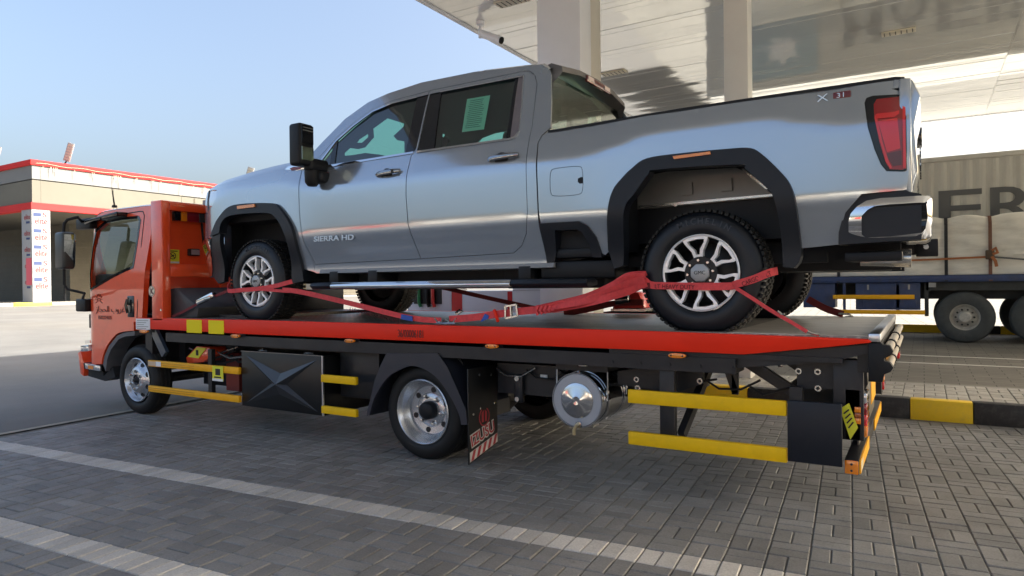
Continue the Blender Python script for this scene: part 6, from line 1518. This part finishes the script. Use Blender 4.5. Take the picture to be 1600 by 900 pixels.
pe = [(-2.220,1.255),(-1.919,1.329),(-1.683,1.399),(-1.569,1.415)]; rib('webbing', [P(q, 4.37) for q in pe], .04, WEBDARK, s1)
YWH = 4.372
pw = [(-1.686,1.442),(-1.622,1.459),(-1.569,1.420),(-1.462,1.412),(-1.249,1.406),(-1.047,1.406),(-1.007,1.418),(-0.910,1.445),(-0.815,1.483),(-0.770,1.498)]
pts = [P(q, YWH + (.0 if 1 <= i <= 8 else .06)) for i, q in enumerate(pw)]
rib('webbing', pts, .048, WEB, s1)
for (t_, p0, p1) in (('LT HEAVY DUTY', [(-1.538,1.402),(-1.255,1.394)], 0), ('CARGO BELT', [(-0.966,1.410),(-0.791,1.479)], 1)):
    a, b2 = Vector(p0[0]), Vector(p0[1]); an_ = math.atan2((b2-a).y, (b2-a).x)
    text('strap_lettering', t_, .040, face_my(a.x, YWH-.004, a.y-.006, roll=-an_), WEBINK, s1, .0006, sx=(b2-a).length/(.040*len(t_)*.60))
# wire hook clipped on the rail
hk = MB(); hq_ = [(-3.329,1.172),(-3.298,1.142),(-3.260,1.140),(-3.221,1.166),(-3.184,1.144),(-3.147,1.142),(-3.116,1.175)]
hk.tube([P(q, 4.283) for q in hq_], .006, 6); h2q = [(-3.311,1.129),(-3.122,1.133)]; hk.tube([P(q, 4.283) for q in h2q], .008, 6); hk.build('wire_hook', CHROME, s1)
s2 = strap('red strap with blue tag from rail hook across the front wheel', (-5.3, 4.33, ZD))
pa = [(-3.301,1.152),(-3.497,1.156),(-3.769,1.189),(-4.204,1.267),(-4.676,1.345),(-4.995,1.393),(-5.188,1.406)]
rib('webbing', [P(q, 4.335 if i < 4 else 4.35) for i, q in enumerate(pa)], .045, WEB, s2)
tq = [(-3.705,1.196),(-3.589,1.181),(-3.586,1.139),(-3.712,1.156)]; MB().prism(tq, 4.322, 4.3265).build('blue_tag', BLUETAG, s2)
p0 = [(-3.719,1.161),(-4.309,1.264)]; a, b2 = Vector(p0[0]), Vector(p0[1]); an_ = math.atan2((b2-a).y, (b2-a).x)
text('strap_lettering', 'CARGO BELT HEAVY DUTY', .042, face_my(a.x, 4.329, a.y-.012, roll=-an_), WEBINK, s2, .0006, sx=(b2-a).length/(.042*20*.62))
pw = [(-6.068,1.470),(-6.018,1.404),(-5.788,1.409),(-5.547,1.421),(-5.314,1.444),(-5.151,1.472),(-5.036,1.501)]
rib('webbing', [P(q, YWH-.004 + (.05 if i in (0, 6) else 0)) for i, q in enumerate(pw)], .042, WEB, s2)
pw = [(-5.534,1.414),(-5.303,1.401),(-5.123,1.391)]; rib('webbing', [P(q, YWH-.006) for q in pw], .028, WEB, s2)
s3 = strap('dark strap with silver ratchet running forward from the front wheel', (-6.5, 4.36, ZD))
pa = [(-6.053,1.398),(-6.230,1.352),(-6.445,1.299),(-6.644,1.231),(-6.838,1.167),(-6.990,1.127)]
rib('webbing', [P(q, 4.375) for q in pa], .028, WEBDARK, s3)
rq = [(-6.514,1.279),(-6.233,1.366)]; m = MB(); m.bar((rq[0][0], 4.36, rq[0][1]), (rq[1][0], 4.36, rq[1][1]), .05, .055); m.build('ratchet', CHROME, s3, bevel=.012)
MB().tube([P(q, 4.335) for q in [(-6.343,1.320),(-6.247,1.334)]], .018, 10).build('ratchet_drum', STEEL, s3)
s4 = strap('narrow red strap running from the rear wheel back to the deck edge', (-.8, 4.36, ZD))
pa = [(-1.012,1.398),(-0.905,1.330),(-0.800,1.260),(-0.673,1.185),(-0.588,1.133)]
rib('webbing', [(q[0], 4.36-.012*i, q[1]) for i, q in enumerate(pa)], .022, WEB, s4)
MB().tube([P(q, 4.33) for q in [(-0.754,1.253),(-0.729,1.234),(-0.714,1.238)]], .007, 6).build('hook', STEEL, s4)
hq_ = [(-0.600,1.142),(-0.565,1.124),(-0.524,1.115),(-0.537,1.106)]; MB().tube([P(q, 4.32) for q in hq_], .009, 6).build('hook', STEEL, s4)
s5 = strap('dark strap stretched under the pickup to its far side', (-4.2, 6.0, ZD))
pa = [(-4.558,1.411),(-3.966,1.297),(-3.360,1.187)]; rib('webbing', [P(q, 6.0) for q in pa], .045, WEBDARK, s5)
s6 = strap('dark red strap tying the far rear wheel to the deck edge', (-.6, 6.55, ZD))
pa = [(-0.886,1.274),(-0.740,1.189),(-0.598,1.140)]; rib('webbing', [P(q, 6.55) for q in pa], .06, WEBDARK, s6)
hq_ = [(-0.638,1.145),(-0.547,1.141),(-0.523,1.125),(-0.588,1.113)]; MB().tube([P(q, 6.55) for q in hq_], .010, 6).build('hook', STEEL, s6)
s7 = strap('dark bunched strap with black ratchet lying on the far side of the deck', (-2.0, 6.3, ZD))
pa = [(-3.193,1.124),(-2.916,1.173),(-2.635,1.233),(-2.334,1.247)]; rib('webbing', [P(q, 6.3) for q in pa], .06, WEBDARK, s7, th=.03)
rq = [(-2.601,1.254),(-2.460,1.279)]; MB().bar((rq[0][0], 6.25, rq[0][1]), (rq[1][0], 6.25, rq[1][1]), .06, .07).build('ratchet', GLOSSBLACK, s7, bevel=.01)
dq = [(-5.074,1.246),(-4.970,1.312),(-5.007,1.326)]
sh_ = thing('shackle', 'small silver shackle lying on the deck under the pickup', 'shackle', (-4.3, 5.6, ZD))
sq = [(-4.079,1.149),(-4.030,1.182),(-3.991,1.170),(-4.055,1.137)]; MB().tube([P(q, 5.6) for q in sq+sq[:1]], .010, 6).build('ring', STEEL, sh_)
rc = thing('red_crate', 'bright red plastic box behind the rear wheel on the far side of the deck', 'box', (-1.9, 6.55, ZD))
cq = [(-2.662,1.319),(-2.509,1.348),(-2.455,1.338),(-2.389,1.177),(-2.755,1.167)]
MB().prism(cq, 6.5, 6.72).build('body', pm('red_plastic', (.62, .03, .025), .3, coat=.3), rc, bevel=.02)
MB().box(cq[4][0], cq[3][0], 6.49, 6.73, cq[4][1]-.02, cq[4][1]+.004).build('rim', STEEL, rc)

# hoses and pipes along the chassis
HOSE = pm('rubber_hose', (.012, .012, .013), .45); rh = random.Random(11)
for k in range(9):
    y = 4.62+.05*rh.random(); x0_ = -7.1+.15*k; l_ = .5+rh.random()*.6; z = .66+.10*rh.random()
    MB().tube([(x0_, y, z), (x0_+l_*.3, y-.02, z-.04-.05*rh.random()), (x0_+l_*.7, y, z-.02), (x0_+l_, y+.02, z+.05)], .009+.006*rh.random(), 6).build('hose', HOSE if k % 3 else STEEL, tt)
for k in range(8):
    x0_ = -2.95+.28*k; z = .74+.05*rh.random(); y = 4.60
    MB().tube([(x0_, y, z), (x0_+.10, y-.03, z-.05), (x0_+.24, y-.02, z-.06*rh.random()), (x0_+.36, y, z+.02)], .008, 6).build('hose', HOSE if k % 4 else STEEL, tt)
for k in range(7):
    x = -4.5+.62*k
    MB().tube([(x, 4.608, .90), (x, 4.600, .90)], .012, 8).build('bolt', STEEL, tt)
for k in range(6):
    x = -1.82+.2*k; MB().tube([(x, YN+.008, .90), (x, YN+.002, .90)], .010, 8).build('bolt', FRAME, tt)
